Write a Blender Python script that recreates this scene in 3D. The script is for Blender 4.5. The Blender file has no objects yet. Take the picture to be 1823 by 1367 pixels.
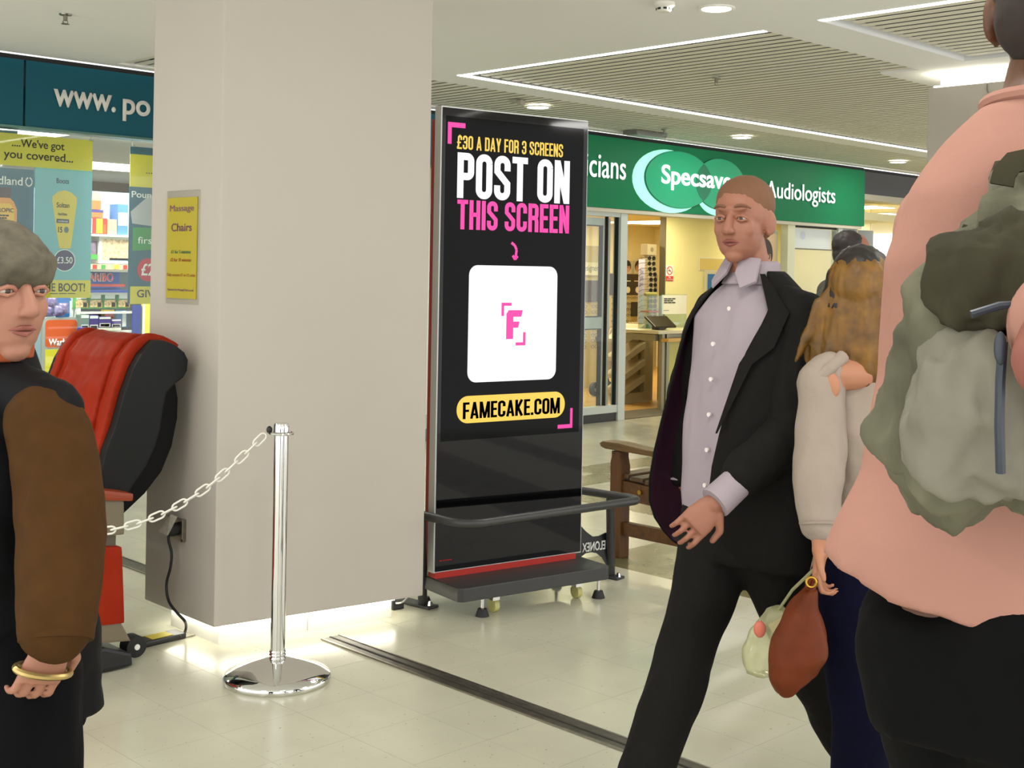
import bpy, bmesh, math, random
from mathutils import Vector, Matrix, noise
random.seed(7)
C = bpy.context.scene.collection
sc = bpy.context.scene
PI = math.pi

# ---------------------------------------------------------------- camera, world, lamps, exposure
cam_d = bpy.data.cameras.new('camera'); cam = bpy.data.objects.new('camera', cam_d); C.objects.link(cam)
cam_d.sensor_width = 36.0; cam_d.lens = 2250.0/1823.0*36.0
cam_d.shift_y = -(683.5-483.0)/1823.0
cam_d.clip_start = .05; cam_d.clip_end = 200
_h = math.radians(45.5); _r = math.atan(.0175)
_f = Vector((math.cos(_h), math.sin(_h), 0)); _rt = Vector((math.sin(_h), -math.cos(_h), 0)); _u = Vector((0, 0, 1))
_R = _rt*math.cos(_r)+_u*math.sin(_r); _U = -_rt*math.sin(_r)+_u*math.cos(_r)
cam.matrix_world = Matrix(((_R.x, _U.x, -_f.x, 0), (_R.y, _U.y, -_f.y, 0), (_R.z, _U.z, -_f.z, 1.5), (0, 0, 0, 1)))
sc.camera = cam

wd = bpy.data.worlds.new('mall_ambient'); sc.world = wd; wd.use_nodes = True
wd.node_tree.nodes['Background'].inputs[0].default_value = (1.0, .99, .985, 1)
wd.node_tree.nodes['Background'].inputs[1].default_value = 1.35
sc.view_settings.view_transform = 'Standard'; sc.view_settings.look = 'None'
sc.view_settings.gamma = 1; sc.view_settings.use_curve_mapping = False
sc.view_settings.exposure = 0.62

def lamp(name, loc, power, size, col=(1, .975, .92), shape='DISK', sy=None, rot=(0, 0, 0)):
    d = bpy.data.lights.new(name, 'AREA'); d.energy = power; d.size = size; d.shape = shape; d.color = col
    if sy: d.size_y = sy
    o = bpy.data.objects.new(name, d); C.objects.link(o); o.location = loc; o.rotation_euler = rot
    return o
# mall downlights (the ones in view and those that go on behind the camera)
for x, y, w in ((5.393, 3.993, 60), (7.655, 7.512, 42), (10.613, 7.515, 42), (13.96, 7.6, 42),
                (1.6, 1.2, 60), (.4, 3.0, 36), (4.6, 1.0, 60), (-1.6, 1.6, 60), (.6, 6.2, 60), (4.2, 6.4, 60), (9.6, 2.2, 60), (-2.0, 5.4, 60), (2.2, -2.0, 60), (7.2, -1.2, 60)):
    lamp('downlight_lamp', (x, y, 2.885), w*.2, .55)
WARM = (1, .87, .58)
for x, y, w in ((11.2, 10.4, 80), (13.6, 11.6, 80), (10.4, 12.0, 60), (13.4, 8.95, 26), (11.5, 8.85, 40)):
    lamp('optician_lamp', (x, y, 2.2), w*.31, .6, WARM)
for x, y, w in ((4.0, 9.2, 70), (5.4, 9.4, 60), (2.0, 9.6, 60), (6.6, 12.6, 110)):
    lamp('shop_lamp', (x, y, 2.56), w*.6, .7, (1, .97, .9))
for x, y, w in ((16.6, 9.1, 60), (19, 11, 90), (22, 13.5, 90)):
    lamp('far_shop_lamp', (x, y, 2.44), w*.7, .8, (1, .9, .62))

# ---------------------------------------------------------------- materials
def lin(c):
    c = c/255.0
    return c/12.92 if c <= .04045 else ((c+.055)/1.055)**2.4
MATS = {}
def M(name, rgb, rough=.5, metal=0, spec=.5, nz=None, bump=None, emit=0, coat=0, sheen=0, screen=False):
    if name in MATS: return MATS[name]
    m = bpy.data.materials.new(name); m.use_nodes = True; nt = m.node_tree; b = nt.nodes['Principled BSDF']
    col = (lin(rgb[0]), lin(rgb[1]), lin(rgb[2]), 1)
    b.inputs['Base Color'].default_value = col; b.inputs['Roughness'].default_value = rough
    b.inputs['Metallic'].default_value = metal; b.inputs['Specular IOR Level'].default_value = spec
    if coat: b.inputs['Coat Weight'].default_value = coat; b.inputs['Coat Roughness'].default_value = .06
    if sheen: b.inputs['Sheen Weight'].default_value = sheen
    if emit:
        if screen: b.inputs['Base Color'].default_value = (.004, .004, .004, 1)      # a lit display: its own surface is black
        b.inputs['Emission Color'].default_value = col; b.inputs['Emission Strength'].default_value = emit
    if nz or bump:
        tc = nt.nodes.new('ShaderNodeTexCoord')
    if nz:                                     # (scale, amount) mottling of the thing's own colour
        n = nt.nodes.new('ShaderNodeTexNoise'); n.inputs['Scale'].default_value = nz[0]; n.inputs['Detail'].default_value = 6
        nt.links.new(tc.outputs['Object'], n.inputs['Vector'])
        r = nt.nodes.new('ShaderNodeMapRange'); r.inputs[1].default_value = .3; r.inputs[2].default_value = .7
        r.inputs[3].default_value = 1-nz[1]; r.inputs[4].default_value = 1+nz[1]
        nt.links.new(n.outputs[0], r.inputs[0])
        mx = nt.nodes.new('ShaderNodeMix'); mx.data_type = 'RGBA'; mx.blend_type = 'MULTIPLY'; mx.inputs[0].default_value = 1
        mx.inputs[6].default_value = col; nt.links.new(r.outputs[0], mx.inputs[7]); nt.links.new(mx.outputs[2], b.inputs['Base Color'])
    if bump:
        n2 = nt.nodes.new('ShaderNodeTexNoise'); n2.inputs['Scale'].default_value = bump[0]; n2.inputs['Detail'].default_value = 4
        nt.links.new(tc.outputs['Object'], n2.inputs['Vector'])
        bp = nt.nodes.new('ShaderNodeBump'); bp.inputs['Strength'].default_value = bump[1]; bp.inputs['Distance'].default_value = .01
        nt.links.new(n2.outputs[0], bp.inputs['Height']); nt.links.new(bp.outputs[0], b.inputs['Normal'])
    MATS[name] = m
    return m
def glass_mat(name, tint=(1, 1, 1), refl=.05, solid=0.0, scol=(200, 220, 215)):
    m = bpy.data.materials.new(name); m.use_nodes = True; nt = m.node_tree; nt.nodes.clear()
    o = nt.nodes.new('ShaderNodeOutputMaterial'); t = nt.nodes.new('ShaderNodeBsdfTransparent'); t.inputs[0].default_value = (*tint, 1)
    g = nt.nodes.new('ShaderNodeBsdfGlossy'); g.inputs['Roughness'].default_value = .02
    lw = nt.nodes.new('ShaderNodeLayerWeight'); lw.inputs[0].default_value = .12
    ad = nt.nodes.new('ShaderNodeMath'); ad.operation = 'ADD'; ad.inputs[1].default_value = refl; ad.use_clamp = True
    nt.links.new(lw.outputs['Fresnel'], ad.inputs[0])
    mx = nt.nodes.new('ShaderNodeMixShader'); nt.links.new(ad.outputs[0], mx.inputs[0]); nt.links.new(t.outputs[0], mx.inputs[1]); nt.links.new(g.outputs[0], mx.inputs[2])
    out = mx
    if solid:
        d = nt.nodes.new('ShaderNodeBsdfDiffuse'); d.inputs[0].default_value = (lin(scol[0]), lin(scol[1]), lin(scol[2]), 1)
        m2 = nt.nodes.new('ShaderNodeMixShader'); m2.inputs[0].default_value = solid
        nt.links.new(mx.outputs[0], m2.inputs[1]); nt.links.new(d.outputs[0], m2.inputs[2]); out = m2
    nt.links.new(out.outputs[0], o.inputs[0])
    return m
def floor_mat(name, rgb, rough=.24, speck=.5):
    m = bpy.data.materials.new(name); m.use_nodes = True; nt = m.node_tree; b = nt.nodes['Principled BSDF']
    tc = nt.nodes.new('ShaderNodeNewGeometry')
    def nz(scale, detail=3):
        n = nt.nodes.new('ShaderNodeTexNoise'); n.inputs['Scale'].default_value = scale; n.inputs['Detail'].default_value = detail
        nt.links.new(tc.outputs['Position'], n.inputs['Vector']); return n
    col = (lin(rgb[0]), lin(rgb[1]), lin(rgb[2]), 1)
    a = nz(2.2, 8); r = nt.nodes.new('ShaderNodeMapRange'); r.inputs[1].default_value = .3; r.inputs[2].default_value = .7; r.inputs[3].default_value = .9; r.inputs[4].default_value = 1.06
    nt.links.new(a.outputs[0], r.inputs[0])
    s = nz(70, 2); r2 = nt.nodes.new('ShaderNodeMapRange'); r2.inputs[1].default_value = .255; r2.inputs[2].default_value = .3; r2.inputs[3].default_value = 1-speck; r2.inputs[4].default_value = 1
    nt.links.new(s.outputs[0], r2.inputs[0])
    mu = nt.nodes.new('ShaderNodeMath'); mu.operation = 'MULTIPLY'; nt.links.new(r.outputs[0], mu.inputs[0]); nt.links.new(r2.outputs[0], mu.inputs[1])
    mx = nt.nodes.new('ShaderNodeMix'); mx.data_type = 'RGBA'; mx.blend_type = 'MULTIPLY'; mx.inputs[0].default_value = 1; mx.inputs[6].default_value = col
    nt.links.new(mu.outputs[0], mx.inputs[7]); nt.links.new(mx.outputs[2], b.inputs['Base Color'])
    q = nz(5, 4); r3 = nt.nodes.new('ShaderNodeMapRange'); r3.inputs[3].default_value = rough-.08; r3.inputs[4].default_value = rough+.1
    nt.links.new(q.outputs[0], r3.inputs[0]); nt.links.new(r3.outputs[0], b.inputs['Roughness'])
    bp = nt.nodes.new('ShaderNodeBump'); bp.inputs['Strength'].default_value = .04; bp.inputs['Distance'].default_value = .01
    w = nz(9, 2); nt.links.new(w.outputs[0], bp.inputs['Height']); nt.links.new(bp.outputs[0], b.inputs['Normal'])
    return m
def wood_mat(name, c1, c2, rough=.45, axis='x', scale=6):
    m = bpy.data.materials.new(name); m.use_nodes = True; nt = m.node_tree; b = nt.nodes['Principled BSDF']
    tc = nt.nodes.new('ShaderNodeNewGeometry'); mp = nt.nodes.new('ShaderNodeMapping')
    st = {'x': (.12, 1, 1), 'y': (1, .12, 1), 'z': (1, 1, .12)}[axis]; mp.inputs['Scale'].default_value = tuple(scale*s for s in st)
    nt.links.new(tc.outputs['Position'], mp.inputs[0])
    n = nt.nodes.new('ShaderNodeTexNoise'); n.inputs['Scale'].default_value = 4; n.inputs['Detail'].default_value = 8; n.inputs['Distortion'].default_value = 1.2
    nt.links.new(mp.outputs[0], n.inputs['Vector'])
    cr = nt.nodes.new('ShaderNodeValToRGB'); cr.color_ramp.elements[0].position = .3; cr.color_ramp.elements[1].position = .7
    cr.color_ramp.elements[0].color = tuple(lin(v) for v in c1)+(1,); cr.color_ramp.elements[1].color = tuple(lin(v) for v in c2)+(1,)
    nt.links.new(n.outputs[0], cr.inputs[0]); nt.links.new(cr.outputs[0], b.inputs['Base Color']); b.inputs['Roughness'].default_value = rough
    return m

# ---------------------------------------------------------------- mesh helpers
ROOT = {}
def V(p): return Vector(p)
def frame_of(d):
    d = Vector(d).normalized(); a = Vector((0, 0, 1)) if abs(d.z) < .9 else Vector((1, 0, 0))
    u = d.cross(a).normalized(); return u, d.cross(u).normalized()
class MB:
    def __init__(s): s.v = []; s.f = []
    def add(s, vs, fs):
        o = len(s.v); s.v += [Vector(p) for p in vs]; s.f += [tuple(i+o for i in f) for f in fs]; return s
    def box(s, x0, x1, y0, y1, z0, z1):
        x0, x1 = min(x0, x1), max(x0, x1); y0, y1 = min(y0, y1), max(y0, y1); z0, z1 = min(z0, z1), max(z0, z1)
        return s.add([(x0, y0, z0), (x1, y0, z0), (x1, y1, z0), (x0, y1, z0), (x0, y0, z1), (x1, y0, z1), (x1, y1, z1), (x0, y1, z1)],
                     [(0, 3, 2, 1), (4, 5, 6, 7), (0, 1, 5, 4), (1, 2, 6, 5), (2, 3, 7, 6), (3, 0, 4, 7)])
    def obox(s, c, u, v, w, a, b, d):     # box about c with unit axes u, v, w and half sizes a, b, d
        c = V(c); u = V(u)*a; v = V(v)*b; w = V(w)*d
        P = [c-u-v-w, c+u-v-w, c+u+v-w, c-u+v-w, c-u-v+w, c+u-v+w, c+u+v+w, c-u+v+w]
        fs = [(0, 3, 2, 1), (4, 5, 6, 7), (0, 1, 5, 4), (1, 2, 6, 5), (2, 3, 7, 6), (3, 0, 4, 7)]
        if u.cross(v).dot(w) < 0: fs = [f[::-1] for f in fs]
        return s.add(P, fs)
    def rings(s, rings, cap=True):
        n = len(rings[0]); o = len(s.v)
        for r in rings: s.v += [Vector(p) for p in r]
        for k in range(len(rings)-1):
            for i in range(n):
                j = (i+1) % n; s.f.append((o+k*n+i, o+k*n+j, o+(k+1)*n+j, o+(k+1)*n+i))
        if cap:
            s.f.append(tuple(o+i for i in range(n))[::-1]); e = o+(len(rings)-1)*n; s.f.append(tuple(e+i for i in range(n)))
        return s
    def cyl(s, p0, p1, r0, r1=None, seg=16):
        r1 = r0 if r1 is None else r1; p0, p1 = V(p0), V(p1); u, w = frame_of(p1-p0)
        return s.rings([[p+(u*math.cos(2*PI*i/seg)+w*math.sin(2*PI*i/seg))*r for i in range(seg)] for p, r in ((p0, r0), (p1, r1))])
    def cap(s, p0, p1, r0, r1=None, seg=12, k=4):      # tapered capsule
        r1 = r0 if r1 is None else r1; p0, p1 = V(p0), V(p1); d = (p1-p0)
        d = d.normalized() if d.length > 1e-6 else Vector((0, 0, 1)); u, w = frame_of(d); rs = []
        for i in range(k+1):
            a = PI/2*(1-i/k)*.97; rs.append((p0-d*r0*math.sin(a), r0*math.cos(a)))
        for i in range(k+1):
            a = PI/2*(i/k)*.97; rs.append((p1+d*r1*math.sin(a), r1*math.cos(a)))
        return s.rings([[c+(u*math.cos(2*PI*i/seg)+w*math.sin(2*PI*i/seg))*r for i in range(seg)] for c, r in rs])
    def ell(s, c, X, Y, Z, seg=16, st=10):             # ellipsoid with axis vectors
        c, X, Y, Z = V(c), V(X), V(Y), V(Z)
        if X.cross(Y).dot(Z) < 0: X = -X
        return s.rings([[c+X*math.sin(t)*math.cos(2*PI*i/seg)+Y*math.sin(t)*math.sin(2*PI*i/seg)-Z*math.cos(t) for i in range(seg)]
                        for t in [max(.05, min(PI-.05, PI*k/st)) for k in range(st+1)]])
    def tube(s, pts, r, seg=10, closed=False):
        pts = [V(p) for p in pts]; n = len(pts); rs = []; u = None
        for i, p in enumerate(pts):
            a = pts[(i-1) % n] if (closed or i > 0) else p; b = pts[(i+1) % n] if (closed or i < n-1) else p
            d = (b-a).normalized()
            if u is None: u, w = frame_of(d)
            else:
                u = (u-d*u.dot(d)).normalized(); w = d.cross(u)
            rr = r[i] if isinstance(r, (list, tuple)) else r
            rs.append([p+(u*math.cos(2*PI*k/seg)+d.cross(u)*math.sin(2*PI*k/seg))*rr for k in range(seg)])
        if closed: rs.append(rs[0]); return s.rings(rs, cap=False)
        return s.rings(rs)
    def lathe(s, c, prof, seg=40):
        c = V(c)
        return s.rings([[c+Vector((r*math.cos(2*PI*i/seg), r*math.sin(2*PI*i/seg), z)) for i in range(seg)] for r, z in prof])
    def prism(s, poly, o, u, v, n, t):                 # poly in (u, v) from o, thickness t along n
        o, u, v, n = V(o), V(u), V(v), V(n); k = len(poly)
        area = sum(poly[i][0]*poly[(i+1) % k][1]-poly[(i+1) % k][0]*poly[i][1] for i in range(k))
        if (area > 0) != (u.cross(v).dot(n) > 0): poly = poly[::-1]
        a = [o+u*p[0]+v*p[1] for p in poly]; b = [p+n*t for p in a]
        return s.add(a+b, [tuple(range(k))[::-1], tuple(range(k, 2*k))]+[(i, (i+1) % k, k+(i+1) % k, k+i) for i in range(k)])
    def mesh(s, name, org, bevel=0, seg=2):
        me = bpy.data.meshes.new(name); org = V(org)
        me.from_pydata([tuple(p-org) for p in s.v], [], s.f)
        if bevel:
            bm = bmesh.new(); bm.from_mesh(me)
            ed = [e for e in bm.edges if len(e.link_faces) == 2 and e.calc_face_angle(0) > .6]
            bmesh.ops.bevel(bm, geom=ed, offset=bevel, segments=seg, affect='EDGES', profile=.7, clamp_overlap=True)
            bm.to_mesh(me); bm.free()
        return me
    def build(s, name, mat, parent=None, smooth=False, bevel=0, seg=2):
        if parent is not None: org = ROOT[parent.name]
        else:
            lo = [min(p[i] for p in s.v) for i in range(3)]; hi = [max(p[i] for p in s.v) for i in range(3)]
            org = Vector(((lo[0]+hi[0])/2, (lo[1]+hi[1])/2, lo[2]))
        return link(name, s.mesh(name, org, bevel, seg), mat, parent, org, smooth)
def link(name, me, mat, parent, org, smooth=False):
    o = bpy.data.objects.new(name, me); C.objects.link(o)
    if mat is not None:
        me.materials.clear(); me.materials.append(mat)
    if smooth:
        for p in me.polygons: p.use_smooth = True
        try: me.set_sharp_from_angle(angle=math.radians(38))
        except Exception: pass
    if parent is not None: o.parent = parent
    else: o.location = org
    ROOT[o.name] = Vector(org)
    return o
def tag(o, label=None, cat=None, group=None, kind=None):
    if label: o['label'] = label
    if cat: o['category'] = cat
    if group: o['group'] = group
    if kind: o['kind'] = kind
    return o
def thing(name, loc, label, cat, group=None):
    o = bpy.data.objects.new(name, None); C.objects.link(o); o.location = loc; o.empty_display_size = .1
    ROOT[o.name] = Vector(loc); return tag(o, label, cat, group)
def dup(root, loc, label=None, rot=None):
    r = root.copy(); C.objects.link(r); r.location = loc
    if rot is not None: r.rotation_euler = rot
    if label: r['label'] = label
    for ch in root.children:
        c = ch.copy(); C.objects.link(c); c.parent = r
        for g in ch.children:
            d = g.copy(); C.objects.link(d); d.parent = c
    ROOT[r.name] = Vector(loc)
    return r
def arc(cx, cy, r, a0, a1, n=8): return [(cx+r*math.cos(math.radians(a0+(a1-a0)*i/n)), cy+r*math.sin(math.radians(a0+(a1-a0)*i/n))) for i in range(n+1)]
def rrect(x0, x1, y0, y1, r, n=6):
    return arc(x1-r, y1-r, r, 0, 90, n)+arc(x0+r, y1-r, r, 90, 180, n)+arc(x0+r, y0+r, r, 180, 270, n)+arc(x1-r, y0+r, r, 270, 360, n)
TS = bpy.data.scenes.new('workshop')                # shapes are evaluated in here, away from the finished scene
def evaluated(o):
    TS.collection.objects.link(o); TS.view_layers[0].update(); dg = TS.view_layers[0].depsgraph
    me = bpy.data.meshes.new_from_object(o.evaluated_get(dg)); TS.collection.objects.unlink(o); return me
UZ = Vector((0, 0, 1)); UX = Vector((1, 0, 0)); NYm = Vector((0, -1, 0))
def lettering(body, p0, u, W, H, mat, parent, n=NYm, bold=0.0, ext=.0015, name='lettering', shear=0, label=None, space=1.0):
    cu = bpy.data.curves.new('t', 'FONT'); cu.body = body; cu.size = 1; cu.offset = bold; cu.extrude = 0; cu.resolution_u = 8; cu.shear = shear
    cu.align_x = 'LEFT'; cu.space_character = space
    to = bpy.data.objects.new('t', cu); me = evaluated(to); bpy.data.objects.remove(to); bpy.data.curves.remove(cu)
    xs = [v.co.x for v in me.vertices]; ys = [v.co.y for v in me.vertices]
    x0, x1, y0, y1 = min(xs), max(xs), min(ys), max(ys); org = ROOT[parent.name]; p0 = V(p0); u = V(u).normalized()
    bm = bmesh.new(); bm.from_mesh(me)
    bmesh.ops.remove_doubles(bm, verts=bm.verts, dist=1e-5)
    for v in bm.verts:
        v.co = p0+u*((v.co.x-x0)/(x1-x0)*W)+UZ*((v.co.y-y0)/(y1-y0)*H)+V(n)*ext-org
    bmesh.ops.recalc_face_normals(bm, faces=bm.faces)
    fs = list(bm.faces)
    if fs and sum((f.normal.dot(V(n)) for f in fs)) < 0: bmesh.ops.reverse_faces(bm, faces=fs)
    r = bmesh.ops.extrude_face_region(bm, geom=fs)
    bmesh.ops.translate(bm, verts=[x for x in r['geom'] if isinstance(x, bmesh.types.BMVert)], vec=V(n)*ext*.6)
    bm.to_mesh(me); bm.free()
    o = link(name, me, mat, parent, org)
    if label: o['label'] = label
    return o
def let_y(body, a, b, mat, parent, **k):      # between two points of a wall that faces -Y: a lower left, b upper right
    return lettering(body, a, UX, b[0]-a[0], b[2]-a[2], mat, parent, **k)
def _path(pts, w):                                      # heavy stroke along a polyline, as quads with mitred joints
    n = len(pts); L, R = [], []
    for i, p in enumerate(pts):
        a = Vector(pts[max(0, i-1)]); b = Vector(pts[min(n-1, i+1)]); q = Vector(p)
        d0 = (q-a).normalized() if i else (b-q).normalized(); d1 = (b-q).normalized() if i < n-1 else d0
        m = Vector((-(d0.y+d1.y), d0.x+d1.x)); m = m.normalized(); c = max(.5, m.dot(Vector((-d0.y, d0.x))))
        L.append(q+m*(w/2/c)); R.append(q-m*(w/2/c))
    return [(L[i], R[i], R[i+1], L[i+1]) for i in range(n-1)]
def _rc(x0, y0, x1, y1, v, part, r=.13):               # centre line of a rounded bowl: full ring or an open part of it
    a, b, c, d = x0+v/2, x1-v/2, y0+v/2, y1-v/2; r = min(r, (b-a)/2)
    tr = arc(b-r, d-r, r, 0, 90, 6); tl = arc(a+r, d-r, r, 90, 180, 6); bl = arc(a+r, c+r, r, 180, 270, 6); br = arc(b-r, c+r, r, 270, 360, 6)
    return {'ring': tr+tl+bl+br+[tr[0]], 'c': [(b, y0+.64*(y1-y0))]+tr+tl+bl+br+[(b, y0+.36*(y1-y0))], 'd': [(x0, d)]+tr[::-1]+br[::-1]+[(x0, c)],
            's': [(b, y0+.66*(y1-y0))]+tr+tl+[(a, y0+.64*(y1-y0)), (b, y0+.37*(y1-y0))]+br[::-1]+bl[::-1]+[(a, y0+.33*(y1-y0))],
            '3': [(a, y0+.68*(y1-y0))]+tl[::-1]+tr[::-1]+[(b, y0+.6*(y1-y0)), (b-.05, y0+.52*(y1-y0)), (b, y0+.44*(y1-y0))]+br[::-1]+bl[::-1]+[(a, y0+.32*(y1-y0))]}[part]
def block_glyph(ch, v):
    w = .43; R = lambda x0, y0, x1, y1: [(Vector((x0, y0)), Vector((x1, y0)), Vector((x1, y1)), Vector((x0, y1)))]
    S = R(0, 0, v, 1); h = v*.92
    if ch in 'O0': return w, _path(_rc(0, 0, w, 1, v, 'ring'), v)
    if ch == 'C': return w, _path(_rc(0, 0, w, 1, v, 'c'), v)
    if ch == 'S': return w, _path(_rc(0, 0, w, 1, v, 's'), v)
    if ch == '3': return w, _path(_rc(0, 0, w, 1, v, '3'), v)+R(v*.8, .44, w-v*.9, .59)
    if ch == 'D': return w, S+_path(_rc(v/2, 0, w, 1, v, 'd'), v)
    if ch == 'P': return w, S+_path(_rc(v/2, .40, w, 1, v, 'd'), v)
    if ch == 'R': return w, S+_path(_rc(v/2, .42, w, 1, v, 'd'), v)+_path([(w-v/2-.02, .46), (w-v/2, .36), (w-v/2, 0)], v)
    if ch == 'E': return .36, S+R(v/2, 0, .36, h)+R(v/2, .44, .34, .44+h)+R(v/2, 1-h, .36, 1)
    if ch == 'F': return .36, S+R(v/2, .42, .34, .42+h)+R(v/2, 1-h, .36, 1)
    if ch == 'H': return w, S+R(w-v, 0, w, 1)+R(v/2, .44, w-v/2, .44+h)
    if ch == 'I': return v, S
    if ch == 'T': return .42, R(.21-v/2, 0, .21+v/2, 1)+R(0, 1-h, .42, 1)
    if ch == 'A': return .47, _path([(v*.45, 0), (.235, 1)], v*.92)+_path([(.47-v*.45, 0), (.235, 1)], v*.92)+R(.13, .19, .34, .19+h*.9)
    if ch == 'N': return w, S+R(w-v, 0, w, 1)+[(Vector((0, 1)), Vector((w-v, 0)), Vector((w, 0)), Vector((v, 1)))]
    if ch == 'M': return .58, R(0, 0, v*.9, 1)+R(.58-v*.9, 0, .58, 1)+[(Vector((0, 1)), Vector((.29-v*.4, 0)), Vector((.29+v*.4, 0)), Vector((v*1.1, 1))), (Vector((.58-v*1.1, 1)), Vector((.29-v*.4, 0)), Vector((.29+v*.4, 0)), Vector((.58, 1)))]
    if ch == 'K': return .46, S+_path([(v*.7, .40), (.46-v*.5, 1)], v)+_path([(v*.9, .56), (.46-v*.45, 0)], v)
    if ch == 'Y': return .45, R(.225-v/2, 0, .225+v/2, .45)+_path([(v*.45, 1), (.225, .40)], v)+_path([(.45-v*.45, 1), (.225, .40)], v)
    if ch == '£': return .44, _path([(.44-v/2, .66)]+_rc(.06, .2, .44, 1, v, 'c')[1:15]+[(.06+v/2, .5), (.06+v/2, .25), (.04, v/2)], v)+R(0, 0, .44, h)+R(0, .42, .34, .42+h*.8)
    if ch == '.': return v, R(0, 0, v, v*1.05)
    return .17, []
def block_lettering(body, p0, u, W, H, mat, parent, n, v=.155, gap=.045, off=.0):
    pos, x = [], 0
    for ch in body:
        w, q = block_glyph(ch, v); pos.append((x, q)); x += w+gap
    x -= gap; p0 = V(p0); u = V(u); n = V(n); words = [MB()]
    for ch, (x0, qs) in zip(body, pos):
        if ch == ' ': words.append(MB())                 # each word is a part of its own
        for q in qs:
            lo = [p0+u*((x0+c.x)/x*W)+UZ*(c.y*H)+n*off for c in q]
            if (lo[1]-lo[0]).cross(lo[2]-lo[0]).dot(n) < 0: lo = lo[::-1]
            words[-1].add(lo+[c+n*.0005 for c in lo], [(4, 5, 6, 7), (3, 2, 1, 0), (0, 1, 5, 4), (1, 2, 6, 5), (2, 3, 7, 6), (3, 0, 4, 7)])
    for m in words: m.build('lettering', mat, parent)
def blob(name, mb, mat, parent, voxel, smooth=4, disp=None, cut=None):
    """one continuous skin over overlapping closed shapes"""
    org = ROOT[parent.name] if parent is not None else Vector((0, 0, 0))
    me = mb.mesh('b', org); o = bpy.data.objects.new('b', me)
    r = o.modifiers.new('r', 'REMESH'); r.mode = 'VOXEL'; r.voxel_size = voxel
    s = o.modifiers.new('s', 'SMOOTH'); s.factor = .5; s.iterations = smooth
    out = evaluated(o); bpy.data.objects.remove(o); bpy.data.meshes.remove(me)
    if disp:                                          # cloth folds: (scale vector, amount)
        sx, amt = disp; n = len(out.vertices); co = [0.0]*(3*n); no = [0.0]*(3*n)
        out.vertices.foreach_get('co', co); out.vertices.foreach_get('normal', no); O = tuple(org)
        for i in range(0, 3*n, 3):
            d = noise.fractal(((co[i]+O[0])*sx[0], (co[i+1]+O[1])*sx[1], (co[i+2]+O[2])*sx[2]), 1.0, 2.0, 3)*amt
            co[i] += no[i]*d; co[i+1] += no[i+1]*d; co[i+2] += no[i+2]*d
        out.vertices.foreach_set('co', co); out.update()
    out.name = name
    ob = link(name, out, mat, parent, org)
    for p in out.polygons: p.use_smooth = True
    return ob

# ---------------------------------------------------------------- the setting
PLASTER = M('ceiling_plaster', (239, 239, 236), .85, bump=(60, .05))
CLAD = M('column_cladding', (182, 175, 163), .6, nz=(1.1, .025))
SLAT = M('slat_paint', (226, 223, 206), .6)
VOID = M('ceiling_void', (40, 38, 30), .95)
WHITE = M('white_paint', (232, 230, 220), .5)
LED = M('led_strip', (255, 253, 244), .5, emit=5.0)
LENS = M('lamp_lens', (255, 250, 238), .4, emit=4.0)
BLACKM = M('black_metal', (24, 24, 25), .38, nz=(30, .1))
CHROME = M('chrome', (225, 225, 222), .06, metal=1)
STEEL = M('brushed_steel', (150, 146, 134), .3, metal=1, nz=(40, .12))
TEAL = M('teal_panel', (18, 82, 96), .5, spec=.15)
GREEN = M('green_panel', (14, 126, 80), .5, spec=.15)
TILE = floor_mat('vinyl_tile_beige', (191, 189, 168), .22)
TILE2 = floor_mat('vinyl_tile_olive', (104, 100, 66), .26)
GLASS = glass_mat('shop_glass', (.97, 1, .98), .03)
def struct(mb, name, mat, **k): return tag(mb.build(name, mat, **k), kind='structure')

floor = struct(MB().box(-1.5, 26, -1.5, 8.45, -.08, -.006), 'floor', M('floor_bed', (150, 144, 124), .7))
P = .3048
cells = []
for i in range(-20, 84):
    for j in range(-20, 28):
        x, y = 3.10+P*(i+.5), 3.53+P*(j+.5)
        if not (-1.45 < x < 25.9 and -1.45 < y < 8.44-P/2): continue
        d = Vector((x, y, -1.5)); w = d.dot(_f)
        vis = w > 1.2 and abs(d.dot(_rt)/w) < .46 and 1.5/w < .47
        olive = (5.82 < y < 6.5 and x > 6.1) or (6.1 < x < 6.5 and y < 5.9) or (5.0 < x < 5.6 and y < 4.4)
        if olive and 5.82 < y < 6.5 and (i+2*j) % 5 == 0: olive = False
        cells.append((not vis, d.length, x, y, olive))
cells.sort()
def tile_mb(x, y, mb):
    h = P/2-.0006; return mb.box(x-h, x+h, y-h, y+h, -.006, 0)
tm = tile_mb(0, 0, MB()).mesh('tile', (0, 0, 0)); tm.materials.append(TILE)
tm2 = tile_mb(0, 0, MB()).mesh('tile', (0, 0, 0)); tm2.materials.append(TILE2)
rest = {False: MB(), True: MB()}
FO = ROOT[floor.name]
for n, (nv, dl, x, y, ol) in enumerate(cells):
    if n < 300:
        o = bpy.data.objects.new('tile', tm2 if ol else tm); C.objects.link(o); o.parent = floor; o.location = Vector((x, y, random.uniform(-.0004, 0)))-FO
    else: tile_mb(x, y, rest[ol])
tag(rest[False].build('tiles', TILE, floor), kind='stuff'); tag(rest[True].build('tiles', TILE2, floor), kind='stuff')
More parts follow.
